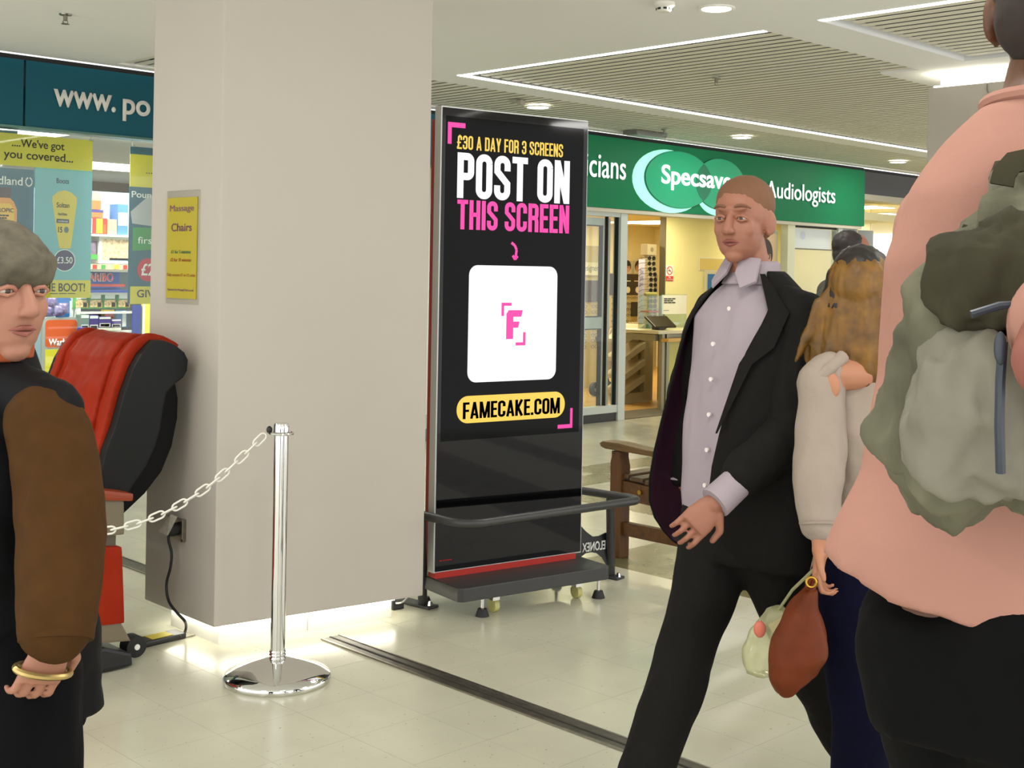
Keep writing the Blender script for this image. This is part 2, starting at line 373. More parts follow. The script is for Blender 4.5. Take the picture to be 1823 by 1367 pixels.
# metal movement joint in the floor
jt = thing('expansion_joint', (3.09, 2, 0), 'dark metal expansion joint strip running across the beige floor to the pillar', 'floor strip')
MB().box(3.045, 3.135, -1.45, 4.16, .0005, .0035).build('cover_plate', M('joint_grey', (84, 80, 70), .35, metal=.6, nz=(25, .3)), jt)
for x in (3.043, 3.129): MB().box(x, x+.008, -1.45, 4.16, .0005, .006).build('edge_rail', STEEL, jt)
MB().box(3.085, 3.093, -1.45, 4.16, .003, .0055).build('rubber_seal', M('seal', (40, 36, 30), .6), jt)
jt2 = thing('expansion_joint', (3.09, 6, 0), 'short grey expansion joint strip emerging behind the pillar beside the red chair', 'floor strip')
MB().box(3.045, 3.135, 4.9, 8.3, .0005, .0035).build('cover_plate', M('joint_grey', (84, 80, 70)), jt2)
for x in (3.043, 3.129): MB().box(x, x+.008, 4.9, 8.3, .0005, .006).build('edge_rail', STEEL, jt2)

# ceiling: plaster with slatted panels let in
holes = [(6.06, 7.88, 4.155, 6.77), (7.88, 15.5, 4.44, 6.77), (4.2, 19, 7.08, 8.24), (6.005, 7.74, -1.41, 3.77)]
xs = sorted({-1.5, 26}|{h[0] for h in holes}|{h[1] for h in holes}); ys = sorted({-1.5, 8.35}|{h[2] for h in holes}|{h[3] for h in holes})
cm = MB()
for a, b in zip(xs, xs[1:]):
    for c, d in zip(ys, ys[1:]):
        mx, my = (a+b)/2, (c+d)/2
        if not any(h[0] < mx < h[1] and h[2] < my < h[3] for h in holes): cm.box(a, b, c, d, 2.9, 2.96)
ceiling = struct(cm, 'ceiling', PLASTER)
MB().box(-1.5, 26, -1.5, 8.35, 2.965, 3.03).build('upper_slab', VOID, ceiling)
def slat_run(x0, x1, y0, y1, pitch=.105):
    sm = MB().box(-.0335, .0335, y0, y1, 2.914, 2.918).mesh('slat', (0, 0, 0)); sm.materials.append(SLAT)
    x = x0+.06
    while x < x1-.03:
        o = bpy.data.objects.new('slat', sm); C.objects.link(o); o.parent = ceiling; o.location = Vector((x, 0, 0))-ROOT[ceiling.name]; x += pitch
slat_run(6.10, 7.88, 4.16, 6.70); slat_run(7.88, 15.5, 4.44, 6.70); slat_run(4.2, 17, 7.08, 8.24); slat_run(6.10, 7.74, -1.4, 3.70)
# LED lines along the panel edges
def led(x0, x1, y0, y1, label):
    t = thing('led_strip_light', ((x0+x1)/2, (y0+y1)/2, 2.9), label, 'strip light')
    MB().box(x0, x1, y0, y1, 2.897, 2.906).build('diffuser', LED, t)
    MB().box(x0-.004, x1+.004, y0-.004, y1+.004, 2.907, 2.93).build('channel', M('alu', (190, 190, 185), .4, metal=.8), t)
led(6.065, 6.105, 4.16, 6.765, 'short white LED line along the near edge of the middle slatted ceiling panel')
led(6.065, 15.2, 6.735, 6.765, 'long white LED line receding along the far edge of the middle slatted ceiling panel')
led(6.01, 6.055, -1.4, 3.76, 'white LED line along the slatted panel nearest the backpack man')

# mall walls, behind and beside the camera
WALL = M('mall_wall', (196, 190, 172), .7)

# the big pillar
PB = [(2.626, 4.286), (3.552, 4.126), (3.552, 4.68), (2.629, 4.835)]
pl = thing('pillar', (3.1, 4.48, 0), 'large square cream clad pillar standing on a glowing white plinth', 'pillar')
def prismz(poly, z0, z1, mb=None):
    return (mb or MB()).prism([(p[0], p[1]) for p in poly], (0, 0, z0), UX, Vector((0, 1, 0)), UZ, z1-z0)
prismz(PB, .1, 2.82).build('cladding', CLAD, pl, bevel=.006)
PI_ = [(2.70, 4.372), (3.47, 4.238), (3.47, 4.62), (2.70, 4.74)]
prismz(PI_, 0, .1).build('plinth', WHITE, pl)
for a, b in ((0, 1), (3, 0), (1, 2), (2, 3)):
    p, q = Vector((*PI_[a], .085)), Vector((*PI_[b], .085)); d = (q-p).normalized(); n = Vector((d.y, -d.x, 0)); L_ = (q-p).length
    MB().obox((p+q)/2+n*.02, d, n, UZ, L_/2, .008, .006).build('led_strip', M('plinth_led', (255, 252, 240), .5, emit=7), pl)
prismz([(2.70, 4.35), (3.5, 4.2), (3.5, 4.6), (2.70, 4.75)], 2.82, 2.9).build('upper_recess', WHITE, pl)
pj = Vector((3.08, 4.306, 0)); 
MB().obox(pj+Vector((0, -.0015, .05)), (.985, -.17, 0), (.17, .985, 0), UZ, .0015, .001, .05).build('joint_line', M('plinth_joint', (170, 168, 160), .6), pl)

# the far pillar
p2 = thing('pillar', (8.4, 3.9, 0), 'distant pale pillar behind the backpack man, lit from a recess at its top', 'pillar')
MB().box(8.06, 8.62, 3.56, 4.18, .1, 2.80).build('cladding', CLAD, p2, bevel=.006)
MB().box(8.14, 8.54, 3.64, 4.10, 0, .1).build('plinth', WHITE, p2)
MB().box(8.12, 8.56, 3.62, 4.12, 2.80, 2.9).build('upper_recess', WHITE, p2)
for a in ((8.075, 8.095, 3.6, 4.14), (8.08, 8.6, 4.13, 4.15)):
    MB().box(*a, 2.801, 2.812).build('led_strip', M('recess_led', (255, 252, 240), .5, emit=8), p2)
hk = MB().tube([(8.055, 3.76, 2.79), (8.05, 3.76, 2.76), (8.045, 3.755, 2.74), (8.05, 3.75, 2.73)], .004, 6); hk.build('hook', STEEL, p2)

# ceiling fittings
def downlight(x, y, r, label):
    t = thing('downlight', (x, y, 2.88), label, 'ceiling light', 'recessed mall downlights')
    MB().lathe((x, y, 0), [(r*.8, 2.9), (r, 2.9), (r, 2.893), (r*.93, 2.889), (r*.8, 2.893)], 32).build('trim_ring', WHITE, t, True)
    MB().lathe((x, y, 0), [(.001, 2.892), (r*.79, 2.892), (r*.8, 2.9), (.001, 2.9)], 32).build('lens', LENS, t, True)
    for a in (0, 1, 2): MB().obox((x+.35*r*math.cos(a*2.1), y+.35*r*math.sin(a*2.1), 2.8895), UX, (0, 1, 0), UZ, r*.22, .008, .002).build('lamp_tube', LENS, t)
    return t
downlight(5.393, 3.993, .098, 'round downlight in the plain plaster ceiling, the nearest of all')
downlight(7.655, 7.512, .115, 'round downlight in the slats above the black advertising screen')
downlight(10.613, 7.515, .115, 'round downlight in the slats above the green shop sign')
downlight(13.964, 7.614, .115, 'round downlight in the slats nearest the dark fascia at the far end')
def sprinkler(x, y, label):
    t = thing('sprinkler_head', (x, y, 2.83), label, 'sprinkler')
    MB().lathe((x, y, 0), [(.001, 2.9), (.035, 2.9), (.033, 2.893), (.012, 2.89), (.012, 2.862), (.001, 2.862)], 18).build('body', STEEL, t, True)
    MB().lathe((x, y, 0), [(.001, 2.846), (.022, 2.846), (.022, 2.843), (.001, 2.843)], 16).build('deflector', STEEL, t, True)
    for s in (-1, 1): MB().tube([(x+s*.01, y, 2.865), (x+s*.016, y, 2.855), (x+s*.006, y, 2.845)], .0025, 6).build('arm', STEEL, t)
sprinkler(7.302, 5.396, 'small sprinkler head hanging from the middle slatted panel')
sprinkler(3.167, 6.834, 'small sprinkler head on the plain ceiling above the teal shop fascia')
sprinkler(9.6, 7.7, 'small sprinkler head beside the grey ceiling bracket over the green sign')
t = thing('smoke_detector', (5.118, 4.121, 2.86), 'round white smoke detector on the plaster ceiling beside a downlight', 'detector')
MB().lathe((5.118, 4.121, 0), [(.001, 2.9), (.055, 2.9), (.055, 2.885), (.04, 2.872), (.04, 2.86), (.03, 2.852), (.001, 2.852)], 28).build('body', WHITE, t, True)
for a in range(8): MB().obox((5.118+.041*math.cos(a*PI/4), 4.121+.041*math.sin(a*PI/4), 2.866), (math.cos(a*PI/4), math.sin(a*PI/4), 0), (-math.sin(a*PI/4), math.cos(a*PI/4), 0), UZ, .002, .009, .005).build('vent_slot', BLACKM, t)
t = thing('ceiling_camera', (7.28, 7.4, 2.85), 'small pale bracket camera clipped to the slats beside a downlight', 'camera')
MB().box(7.24, 7.33, 7.36, 7.44, 2.886, 2.911).build('bracket', M('bracket_grey', (170, 168, 150), .5), t, bevel=.004)
MB().box(7.26, 7.31, 7.32, 7.36, 2.86, 2.9).build('lens_housing', M('bracket_grey', (170, 168, 150)), t, bevel=.004)
t = thing('ceiling_fitting', (9.75, 8.1, 2.85), 'flat grey ceiling fitting just above the green shop sign', 'light fitting')
MB().box(9.52, 10.0, 7.98, 8.16, 2.868, 2.911).build('housing', M('fitting_grey', (120, 120, 112), .45), t, bevel=.012)
MB().box(9.56, 9.96, 8.0, 8.14, 2.862, 2.869).build('cover', M('cover_grey', (168, 170, 164), .4), t)
MB().cyl((10.12, 8.1, 2.911), (10.12, 8.1, 2.86), .02, .014, 12).build('sensor', WHITE, t)

# ---------------------------------------------------------------- left shop: shell
INW = M('shop_white', (222, 220, 210), .6)
struct(MB().box(-3, 8.7, 8.46, 16.2, -.08, -.002), 'floor_2', M('shop_floor', (150, 146, 136), .3))
struct(MB().box(-3, 8.6, 8.56, 16.2, 2.6, 2.7), 'ceiling_2', INW)
struct(MB().box(-3, 8.7, 16.1, 16.2, 0, 2.6), 'wall_shop_rear', M('blue_wall', (134, 170, 190), .6))
struct(MB().box(8.55, 8.7, 8.46, 16.1, 0, 2.9), 'wall_shop_divider', INW)
struct(MB().box(-3.1, -3, 8.46, 16.2, 0, 2.7), 'wall_shop_side', INW)
struct(MB().box(-3, 8.7, 15.9, 16.1, 2.32, 2.6), 'trim_1', M('brown_cornice', (112, 92, 52), .6))
fs = thing('shop_fascia', (3, 8.42, 2.4), 'teal shop fascia with white web address lettering above the poster window', 'shop sign')
for x0, x1 in ((-3, 1.4), (1.4, 3.612), (3.62, 5.9), (5.9, 7.95)):
    MB().box(x0+.004, x1-.004, 8.40, 8.55, 2.42, 2.868).build('panel', TEAL, fs)
MB().box(-3, 7.95, 8.41, 8.55, 2.868, 2.9).build('top_gap', M('gap_black', (16, 15, 12), .8), fs)
MB().box(-3, 7.95, 8.385, 8.55, 2.405, 2.42).build('bottom_trim', M('fascia_trim', (70, 104, 92), .4, metal=.4), fs)
let_y('www.', (3.815, 8.398, 2.578), (4.272, 8.398, 2.697), M('letter_white', (214, 212, 204), .5), fs, bold=.022, ext=.004)
lettering('po', (4.325, 8.398, 2.525), UX, .215, .16, M('letter_white', (214, 212, 204)), fs, bold=.022, ext=.004)
sw = thing('window_1', (3, 8.46, 0), None, None); sw['kind'] = 'structure'
MB().box(-3, 8.55, 8.452, 8.458, .1, 2.405).build('pane', GLASS, sw)
MB().box(-3, 8.55, 8.44, 8.47, 0, .1).build('window_sill', M('sill_grey', (120, 124, 120), .4, metal=.6), sw)
for x in (1.2, 5.6): MB().box(x-.02, x+.02, 8.44, 8.47, .1, 2.405).build('mullion', M('sill_grey', (120, 124, 120)), sw)

# ---------------------------------------------------------------- optician: shell
CREAM = M('cream_wall', (232, 222, 160), .7)
CREAM2 = M('pale_cream_wall', (240, 232, 190), .7)
SILVER = M('silver_frame', (196, 204, 194), .4, metal=.15)
GASK = M('gasket', (14, 16, 12), .6)
WOODF = wood_mat('laminate_floor', (190, 146, 78), (216, 176, 104), .32, 'x', 3)
struct(MB().box(8.7, 16, 8.95, 13.1, -.08, 0), 'floor_3', WOODF)
struct(MB().box(8.7, 14.5, 8.452, 8.95, -.08, 0), 'floor_4', M('entrance_matting', (104, 98, 78), .9, bump=(120, .5)))
struct(MB().box(8.7, 16, 8.56, 13.1, 2.255, 2.35), 'ceiling_3', M('optic_ceiling', (236, 226, 180), .7))
struct(MB().box(8.7, 16.1, 13, 13.1, 0, 2.255), 'wall_optician_rear', CREAM2)
struct(MB().box(11.775, 16.1, 9.4, 9.47, 0, 2.255), 'wall_optician_partition', CREAM)
struct(MB().box(14.44, 14.52, 8.46, 9.47, 0, 2.9), 'wall_optician_side', CREAM)
struct(MB().box(16, 16.1, 9.4, 13.1, 0, 2.3), 'wall_optician_far', CREAM2)
struct(MB().box(11.762, 11.778, 9.392, 9.475, 0, 2.255), 'trim_2', M('corner_steel', (120, 112, 90), .4, metal=.5))
og = thing('shop_sign', (11, 8.4, 2.15), 'long green illuminated sign of the optician with two overlapping discs', 'shop sign')
MB().box(8.0, 14.5, 8.36, 8.56, 2.152, 2.862).build('panel', GREEN, og)
MB().box(8.0, 14.5, 8.38, 8.56, 2.862, 2.9).build('top_gap', M('gap_black', (16, 15, 12)), og)
MB().box(8.0, 14.46, 8.37, 8.56, 2.112, 2.150).build('lintel', M('lintel_cream', (206, 200, 176), .5), og)
LT = M('sign_letter', (236, 246, 240), .35, emit=.45)
LH = M('letter_return', (120, 140, 132), .3, metal=.7)
OY = 8.352
def sign_word(body, x0, x1, z0, z1, bold=.0):
    lettering(body, (x0+.012, OY+.004, z0-.006), UX, x1-x0, z1-z0, LH, og, bold=bold, ext=.004, name='letter_return')
    lettering(body, (x0, OY+.002, z0), UX, x1-x0, z1-z0, LT, og, bold=bold, ext=.012)
HALO = M('sign_halo', (150, 240, 206), .4, emit=.5)
DISC = M('sign_disc', (0, 150, 104), .25, emit=.22)
DISC2 = M('sign_disc_overlap', (0, 112, 78), .25, emit=.12)
def disc(name, x, z, rx, rz, y0, y1, mat, n=56):
    return MB().prism([(x+rx*math.cos(2*PI*i/n), z+rz*math.sin(2*PI*i/n)) for i in range(n)], (0, y1, 0), UX, UZ, NYm, y1-y0).build(name, mat, og)
def glow_crescent(x, z, rx, rz, a0, a1, w):
    out = arc(0, 0, 1, a0, a1, 24); inn = arc(0, 0, 1, a1, a0, 24)
    poly = [(x+p[0]*(rx+w*math.sin(PI*k/24)), z+p[1]*(rz+w*.55*math.sin(PI*k/24))) for k, p in enumerate(out)]+[(x+p[0]*rx*.97, z+p[1]*rz*.97) for p in inn]
    MB().prism(poly, (0, 8.36, 0), UX, UZ, NYm, .004).build('lit_crescent', HALO, og)
glow_crescent(10.67, 2.503, .565, .300, 95, 300, .2)
glow_crescent(11.41, 2.50, .46, .28, 205, 320, .13)
for q_ in ((11.41, 2.50, .467, .285, 8.347), (10.67, 2.503, .573, .305, 8.343)): disc('disc_rim', *q_, 8.36, M('sign_rim', (4, 84, 58), .4))
disc('disc', 11.41, 2.50, .46, .28, 8.345, 8.36, DISC); disc('disc', 10.67, 2.503, .565, .30, 8.34, 8.36, DISC)
q1 = [(10.67+.565*math.cos(a), 2.503+.30*math.sin(a)) for a in [2*PI*i/200 for i in range(200)]]
q2 = [(11.41+.46*math.cos(a), 2.50+.28*math.sin(a)) for a in [2*PI*i/200 for i in range(200)]]
def ins(p, c, rx, rz): return ((p[0]-c[0])/rx)**2+((p[1]-c[1])/rz)**2 < 1
pp = [p for p in q1 if ins(p, (11.41, 2.5), .46, .28)]+[p for p in q2 if ins(p, (10.67, 2.503), .565, .3)]
mx_ = sum(p[0] for p in pp)/len(pp); mz_ = sum(p[1] for p in pp)/len(pp)
pp.sort(key=lambda p: math.atan2(p[1]-mz_, p[0]-mx_))
MB().prism(pp, (0, 8.341, 0), UX, UZ, NYm, .003).build('disc_overlap', DISC2, og)
OY = 8.336
lettering('Specsavers', (10.345, OY, 2.385), UX, 1.50, .262, M('sign_letter_bright', (250, 255, 252), .3, emit=.62), og, bold=.018, ext=.008)
OY = 8.356
sign_word('Audiologists', 12.285, 13.766, 2.345, 2.60)
sign_word('Opticians', 8.70, 9.79, 2.37, 2.69)
# glazed front left of the entrance
w2 = thing('window_2', (9.3, 8.45, 0), None, None); w2['kind'] = 'structure'
MB().box(9.80, 9.905, 8.40, 8.50, 0, 2.112).build('post', SILVER, w2, bevel=.004)
MB().box(8.7, 9.80, 8.41, 8.49, .085, .16).build('bottom_rail', SILVER, w2, bevel=.003)
MB().box(8.7, 9.79, 8.42, 8.48, 0, .085).build('kick_plate', M('kick_black', (44, 44, 40), .5), w2)
MB().box(8.7, 9.80, 8.41, 8.49, 2.07, 2.112).build('top_rail', SILVER, w2)
MB().box(8.7, 9.80, 8.446, 8.452, .16, 2.07).build('pane', GLASS, w2)
for x in (9.635, 9.79): MB().box(x-.006, x+.006, 8.43, 8.47, .16, 2.07).build('gasket', GASK, w2)
sd = thing('door_1', (9.2, 8.56, 0), None, None); sd['kind'] = 'structure'
for x in (9.74, 8.75): MB().box(x-.06, x+.06, 8.54, 8.58, .04, 2.06).build('stile', SILVER, sd, bevel=.003)
MB().box(8.8, 9.68, 8.54, 8.58, .93, 1.055).build('mid_rail', SILVER, sd, bevel=.003)
MB().box(8.8, 9.68, 8.54, 8.58, 1.98, 2.06).build('top_rail', SILVER, sd)
MB().box(8.8, 9.68, 8.54, 8.58, .04, .12).build('bottom_rail', SILVER, sd)
for z0, z1 in ((.12, .93), (1.055, 1.98)):
    MB().box(8.81, 9.68, 8.556, 8.562, z0, z1).build('pane', GLASS, sd)
    MB().box(9.668, 9.68, 8.536, 8.584, z0, z1).build('gasket', GASK, sd)
    MB().box(8.81, 9.68, 8.536, 8.584, z0-.004, z0+.006).build('gasket', GASK, sd); MB().box(8.81, 9.68, 8.536, 8.584, z1-.006, z1+.004).build('gasket', GASK, sd)
# glazed front right of the entrance
w3 = thing('window_3', (13.6, 8.45, 0), None, None); w3['kind'] = 'structure'
MB().box(12.83, 12.985, 8.40, 8.50, 0, 2.112).build('post', M('cream_post', (222, 222, 190), .4), w3, bevel=.004)
MB().box(12.985, 14.0, 8.446, 8.452, .16, 2.09).build('pane', GLASS, w3)
MB().box(13.96, 14.06, 8.40, 8.50, 0, 2.112).build('post', SILVER, w3, bevel=.004)
MB().box(12.985, 13.96, 8.41, 8.49, 0, .16).build('bottom_rail', SILVER, w3)
MB().box(12.985, 13.96, 8.43, 8.47, 1.826, 1.84).build('transom', M('transom_grey', (110, 104, 84), .4), w3)
MB().box(12.985, 13.96, 8.43, 8.47, 2.09, 2.112).build('top_rail', GASK, w3)
MB().box(14.06, 14.46, 8.44, 8.46, 0, 2.112).build('side_panel', M('blue_panel', (148, 160, 164), .4), w3)
d2 = thing('door_2', (12.4, 8.56, 0), None, None); d2['kind'] = 'structure'
for x in (12.20, 12.79): MB().box(x-.03, x+.03, 8.53, 8.57, .02, 2.04).build('stile', SILVER, d2)
for z in (.02, 1.98): MB().box(12.23, 12.76, 8.53, 8.57, z, z+.06).build('rail', SILVER, d2)
MB().box(12.23, 12.76, 8.547, 8.553, .08, 1.98).build('pane', GLASS, d2)
MB().box(12.748, 12.76, 8.526, 8.574, .08, 1.98).build('gasket', GASK, d2)

# ---------------------------------------------------------------- third shop beyond the optician
struct(MB().box(14.52, 26, 8.46, 16, -.08, -.001), 'floor_5', M('shop_floor_pale', (190, 184, 160), .3))
struct(MB().box(14.45, 26, 8.58, 16, 2.5, 2.6), 'ceiling_4', M('far_ceiling', (226, 214, 160), .7))
struct(MB().box(14.52, 26, 15.9, 16, 0, 2.5), 'wall_far_shop', M('far_wall', (222, 214, 170), .7))
ff = thing('shop_fascia', (18, 8.42, 2.5), 'plain charcoal fascia above the pale shop beyond the green sign', 'shop sign')
MB().box(14.52, 26, 8.42, 8.56, 2.575, 2.862).build('panel', M('charcoal_panel', (44, 45, 46), .4), ff)
MB().box(14.52, 26, 8.40, 8.56, 2.50, 2.572).build('soffit_trim', M('soffit_grey', (186, 180, 160), .5), ff)
MB().box(14.52, 26, 8.43, 8.56, 2.862, 2.9).build('top_gap', M('gap_black', (16, 15, 12)), ff)
for k, (p, l) in enumerate((((16.006, 9.286, 2.490), 'nearest'), ((17.986, 10.099, 2.490), 'second nearest'), ((18.032, 10.449, 2.490), 'third nearest'), ((19.054, 11.071, 2.490), 'farthest'))):
    t = thing('ceiling_panel_light', (p[0], p[1], 2.47), l+' pale panel light in the ceiling behind the charcoal fascia', 'ceiling light')
    w = .34
    MB().box(p[0]-w, p[0]+w, p[1]-w, p[1]+w, 2.482, 2.49).build('diffuser', M('panel_diffuser', (255, 246, 220), .5, emit=2.0), t)
    MB().box(p[0]-w-.02, p[0]+w+.02, p[1]-w-.02, p[1]+w+.02, 2.488, 2.5).build('frame', WHITE, t)
t = thing('column', (20.0, 11.6, 0), 'round pale column standing inside the shop under the charcoal fascia', 'pillar')
MB().cyl((20.0, 11.6, 0), (20.0, 11.6, 2.5), .19, seg=28).build('shaft', M('column_paint', (240, 232, 196), .5), t, True)
MB().cyl((20.0, 11.6, 2.44), (20.0, 11.6, 2.5), .23, seg=28).build('collar', M('column_paint', (240, 232, 196)), t, True)
BG = M('banner_grey_blue', (138, 150, 158), .5)
t = thing('hanging_banner', (15.2, 9.0, 1.9), 'grey blue hanging banner with purple capitals in the shop under the charcoal fascia', 'banner')
MB().box(14.9, 15.86, 9.0, 9.02, 1.93, 2.15).build('panel', BG, t)
PURP = M('print_purple', (84, 80, 170), .5)
let_y('T', (15.16, 9.0, 2.075), (15.26, 9.0, 2.145), PURP, t, bold=.01); let_y('J', (15.34, 9.0, 2.06), (15.43, 9.0, 2.145), PURP, t, bold=.01)
MB().cyl((14.98, 9.01, 2.15), (14.98, 9.01, 2.5), .003, seg=6).build('cord', STEEL, t); MB().cyl((15.8, 9.01, 2.15), (15.8, 9.01, 2.5), .003, seg=6).build('cord', STEEL, t)
t = thing('wall_shelf_unit', (15.6, 10.2, 0), 'white shelf unit behind the dark haired man in the far shop', 'shelf')
for z in (.5, .95, 1.4, 1.72, 1.86): MB().box(16.2, 17.6, 9.9, 10.3, z, z+.05).build('shelf', WHITE, t)
for x in (16.2, 17.56): MB().box(x, x+.04, 9.9, 10.3, 0, 1.95).build('side_panel', WHITE, t)
MB().box(16.24, 17.56, 10.27, 10.3, 0, 1.95).build('back_panel', M('shelf_back', (226, 220, 196), .6), t)

# ---------------------------------------------------------------- digital advertising totem
EX = Vector((.9859, -.1676, 0)); EN = Vector((-.1676, -.9859, 0)); SO = Vector((3.646, 4.167, 0))
def sp(s, z, n=0): return SO+EX*s+EN*n+UZ*z
SW = .818; SB, ST = .172, 2.221
RED = M('red_housing', (170, 34, 22), .4); GLOSS = M('black_glass', (7, 7, 8), .045, spec=.3)
tt = thing('advertising_totem', SO+EX*.4, 'tall black digital advertising screen with red housing standing beside the pillar', 'advertising screen')
MB().obox(sp(SW/2, (SB+ST)/2, -.028), EX, EN, UZ, SW/2, .026, (ST-SB)/2).build('bezel', M('silver_bezel', (206, 206, 202), .35, metal=.35), tt, bevel=.003)
MB().obox(sp(SW/2, (SB+ST)/2, -.001), EX, EN, UZ, SW/2-.007, .004, (ST-SB)/2-.007).build('glass', GLOSS, tt)
MB().obox(sp(SW/2, (SB+ST)/2-.03, -.085), EX, EN, UZ, SW/2-.02, .03, (ST-SB)/2-.02).build('housing', RED, tt, bevel=.006)
MB().obox(sp(SW/2-.01, .152, -.03), EX, EN, UZ, SW/2-.02, .028, .022).build('foot_strip', RED, tt)
ART = M('screen_art_black', (10, 10, 10), .06, spec=.08, emit=.3)
MB().obox(sp(.405, 1.463, .0035), EX, EN, UZ, .382, .001, .715).build('display', ART, tt)
PINK = M('screen_pink', (250, 56, 168), .4, emit=.65, screen=True); YEL = M('screen_yellow', (255, 212, 78), .4, emit=.65, screen=True); SWH = M('screen_white', (255, 255, 255), .4, emit=.66, screen=True); SBK = M('screen_ink', (3, 3, 3), 1.0, spec=0)
SN = .0046
def spoly(poly, mat, name, n=SN): return MB().prism(poly, SO+EN*n, EX, UZ, EN, .0007).build(name, mat, tt)
def sbar(p, q, w, mat, name):
    a = Vector((p[0], p[1])); b = Vector((q[0], q[1])); d = (b-a).normalized(); m = Vector((-d.y, d.x))*w/2
    return spoly([tuple(a+m), tuple(a-m), tuple(b-m), tuple(b+m)], mat, name)
def slet(body, a, b, mat, bold, n=SN, **k): return lettering(body, SO+EX*a[0]+UZ*a[1]+EN*n, EX, b[0]-a[0], b[1]-a[1], mat, tt, n=EN, bold=bold, ext=.0008, **k)
a = (0.031, 2.151); b = (0.122, 2.150); c = (0.044, 2.055)
spoly([(a[0], a[1]), (b[0], a[1]), (b[0], a[1]-.022), (a[0]+.02, a[1]-.022), (a[0]+.02, c[1]), (a[0], c[1])], PINK, 'corner_mark')
a = (0.748, 0.769); b = (0.662, 0.771); c = (0.746, 0.862)
spoly([(a[0], a[1]), (a[0], c[1]), (a[0]-.014, c[1]), (a[0]-.014, a[1]+.018), (b[0], a[1]+.018), (b[0], a[1])], PINK, 'corner_mark')
def blet(body, a, b, mat, n=SN, **k): return block_lettering(body, SO+EX*a[0]+UZ*a[1], EX, b[0]-a[0], b[1]-a[1], mat, tt, EN, off=n, **k)
blet('£30 A DAY FOR 3 SCREENS', (0.080, 2.036), (0.665, 2.097), YEL, v=.14, gap=.07)
blet('POST ON', (0.084, 1.820), (0.707, 2.021), SWH, v=.16, gap=.05)
blet('THIS SCREEN', (0.087, 1.682), (0.708, 1.813), PINK, gap=.06)
ar = [(0.381, 1.630), (0.400, 1.618), (0.410, 1.598), (0.407, 1.575), (0.402, 1.554)]
for p, q in zip(ar, ar[1:]): sbar(p, q, .013, PINK, 'arrow')
sbar(ar[-1], (0.389, 1.572), .012, PINK, 'arrow'); sbar(ar[-1], (0.417, 1.570), .012, PINK, 'arrow')
a = (0.155, 0.990); b = (0.645, 1.525)
spoly(rrect(a[0], b[0], a[1]+.012, b[1], .045), SWH, 'white_card')
c = ((a[0]+b[0])/2, (a[1]+b[1])/2)
spoly([(c[0]-.04, c[1]-.065), (c[0]-.04, c[1]+.05), (c[0]-.028, c[1]+.066), (c[0]+.05, c[1]+.066), (c[0]+.042, c[1]+.036), (c[0]-.002, c[1]+.036), (c[0]-.002, c[1]+.014), (c[0]+.032, c[1]+.014), (c[0]+.026, c[1]-.014), (c[0]-.002, c[1]-.014), (c[0]-.002, c[1]-.065)], PINK, 'logo_letter', .0054)
for sx in (-1, 1):
    q = (c[0]+sx*.068, c[1]-sx*-.095)
    spoly([(q[0], q[1]), (q[0]-sx*.055, q[1]), (q[0]-sx*.055, q[1]-sx*.014), (q[0]-sx*.014, q[1]-sx*.014), (q[0]-sx*.014, q[1]-sx*.06), (q[0], q[1]-sx*.06)] if sx < 0 else
          [(q[0], q[1]-.19), (q[0]-.055, q[1]-.19), (q[0]-.055, q[1]-.176), (q[0]-.014, q[1]-.176), (q[0]-.014, q[1]-.13), (q[0], q[1]-.13)], PINK, 'logo_corner', .0054) if sx > 0 else \
    spoly([(q[0], c[1]+.1), (q[0]+.055, c[1]+.1), (q[0]+.055, c[1]+.086), (q[0]+.014, c[1]+.086), (q[0]+.014, c[1]+.04), (q[0], c[1]+.04)], PINK, 'logo_corner', .0054)
a = (0.102, 0.816); b = (0.701, 0.943)
spoly(rrect(a[0], b[0], a[1]+.006, b[1], (b[1]-a[1])/2-.005, 10), YEL, 'yellow_pill')
blet('FAMECAKE.COM', (0.134, 0.841), (0.672, 0.915), SBK, n=.0056)
slet('ELONEX', (0.027, 0.223), (0.091, 0.228), M('screen_red', (170, 20, 20), .4, emit=.2), .02, n=.0034)
DARK = M('dark_grey_steel', (50, 50, 49), .42, nz=(60, .06))
bs = MB()
for k in (0,): pass
def plan(n0, n1, s0, s1, z0, z1, r): return MB().prism(rrect(s0, s1, n0, n1, r, 5), SO+UZ*z0, EX, EN, UZ, z1-z0)
plan(-.19, .206, .005, .835, .088, .147, .03).build('base_plinth', DARK, tt, bevel=.004)
RUB = M('rubber_black', (18, 18, 18), .6)
for s, n in ((.16, .15), (.79, .17), (.05, -.15), (.79, -.15)):
    f = MB().cyl(sp(s, 0, n), sp(s, .032, n), .031, .02, 20).build('levelling_foot', RUB, tt, True)
    MB().cyl(sp(s, .03, n), sp(s, .09, n), .008, seg=10).build('threaded_stem', CHROME, f, True)
for s, n in ((.24, .12), (.7, .12)):
    f = MB().cyl(sp(s, .03, n)-EX*.012, sp(s, .03, n)+EX*.012, .03, seg=20).build('castor', M('castor_yellow', (196, 190, 120), .4), tt, True)
    MB().obox(sp(s, .072, n), EX, EN, UZ, .018, .02, .018).build('castor_bracket', CHROME, f)
bl = [(-0.192, 0.275), (-0.162, 0.247), (-0.120, 0.218), (-0.081, 0.217), (-0.046, 0.227), (-0.027, 0.231), (-0.029, 0.068), (-0.058, 0.108), (-0.093, 0.134), (-0.128, 0.143), (-0.163, 0.141), (-0.197, 0.124), (-0.225, 0.135), (-0.221, 0.256)]
bk = Vector((4.72, 4.07, 0))
MB().prism(bl, bk, EX, UZ, -EN, .006).build('back_bracket', BLACKM, tt)
lt = (-0.041, 0.144); l0 = (-0.185, 0.201)
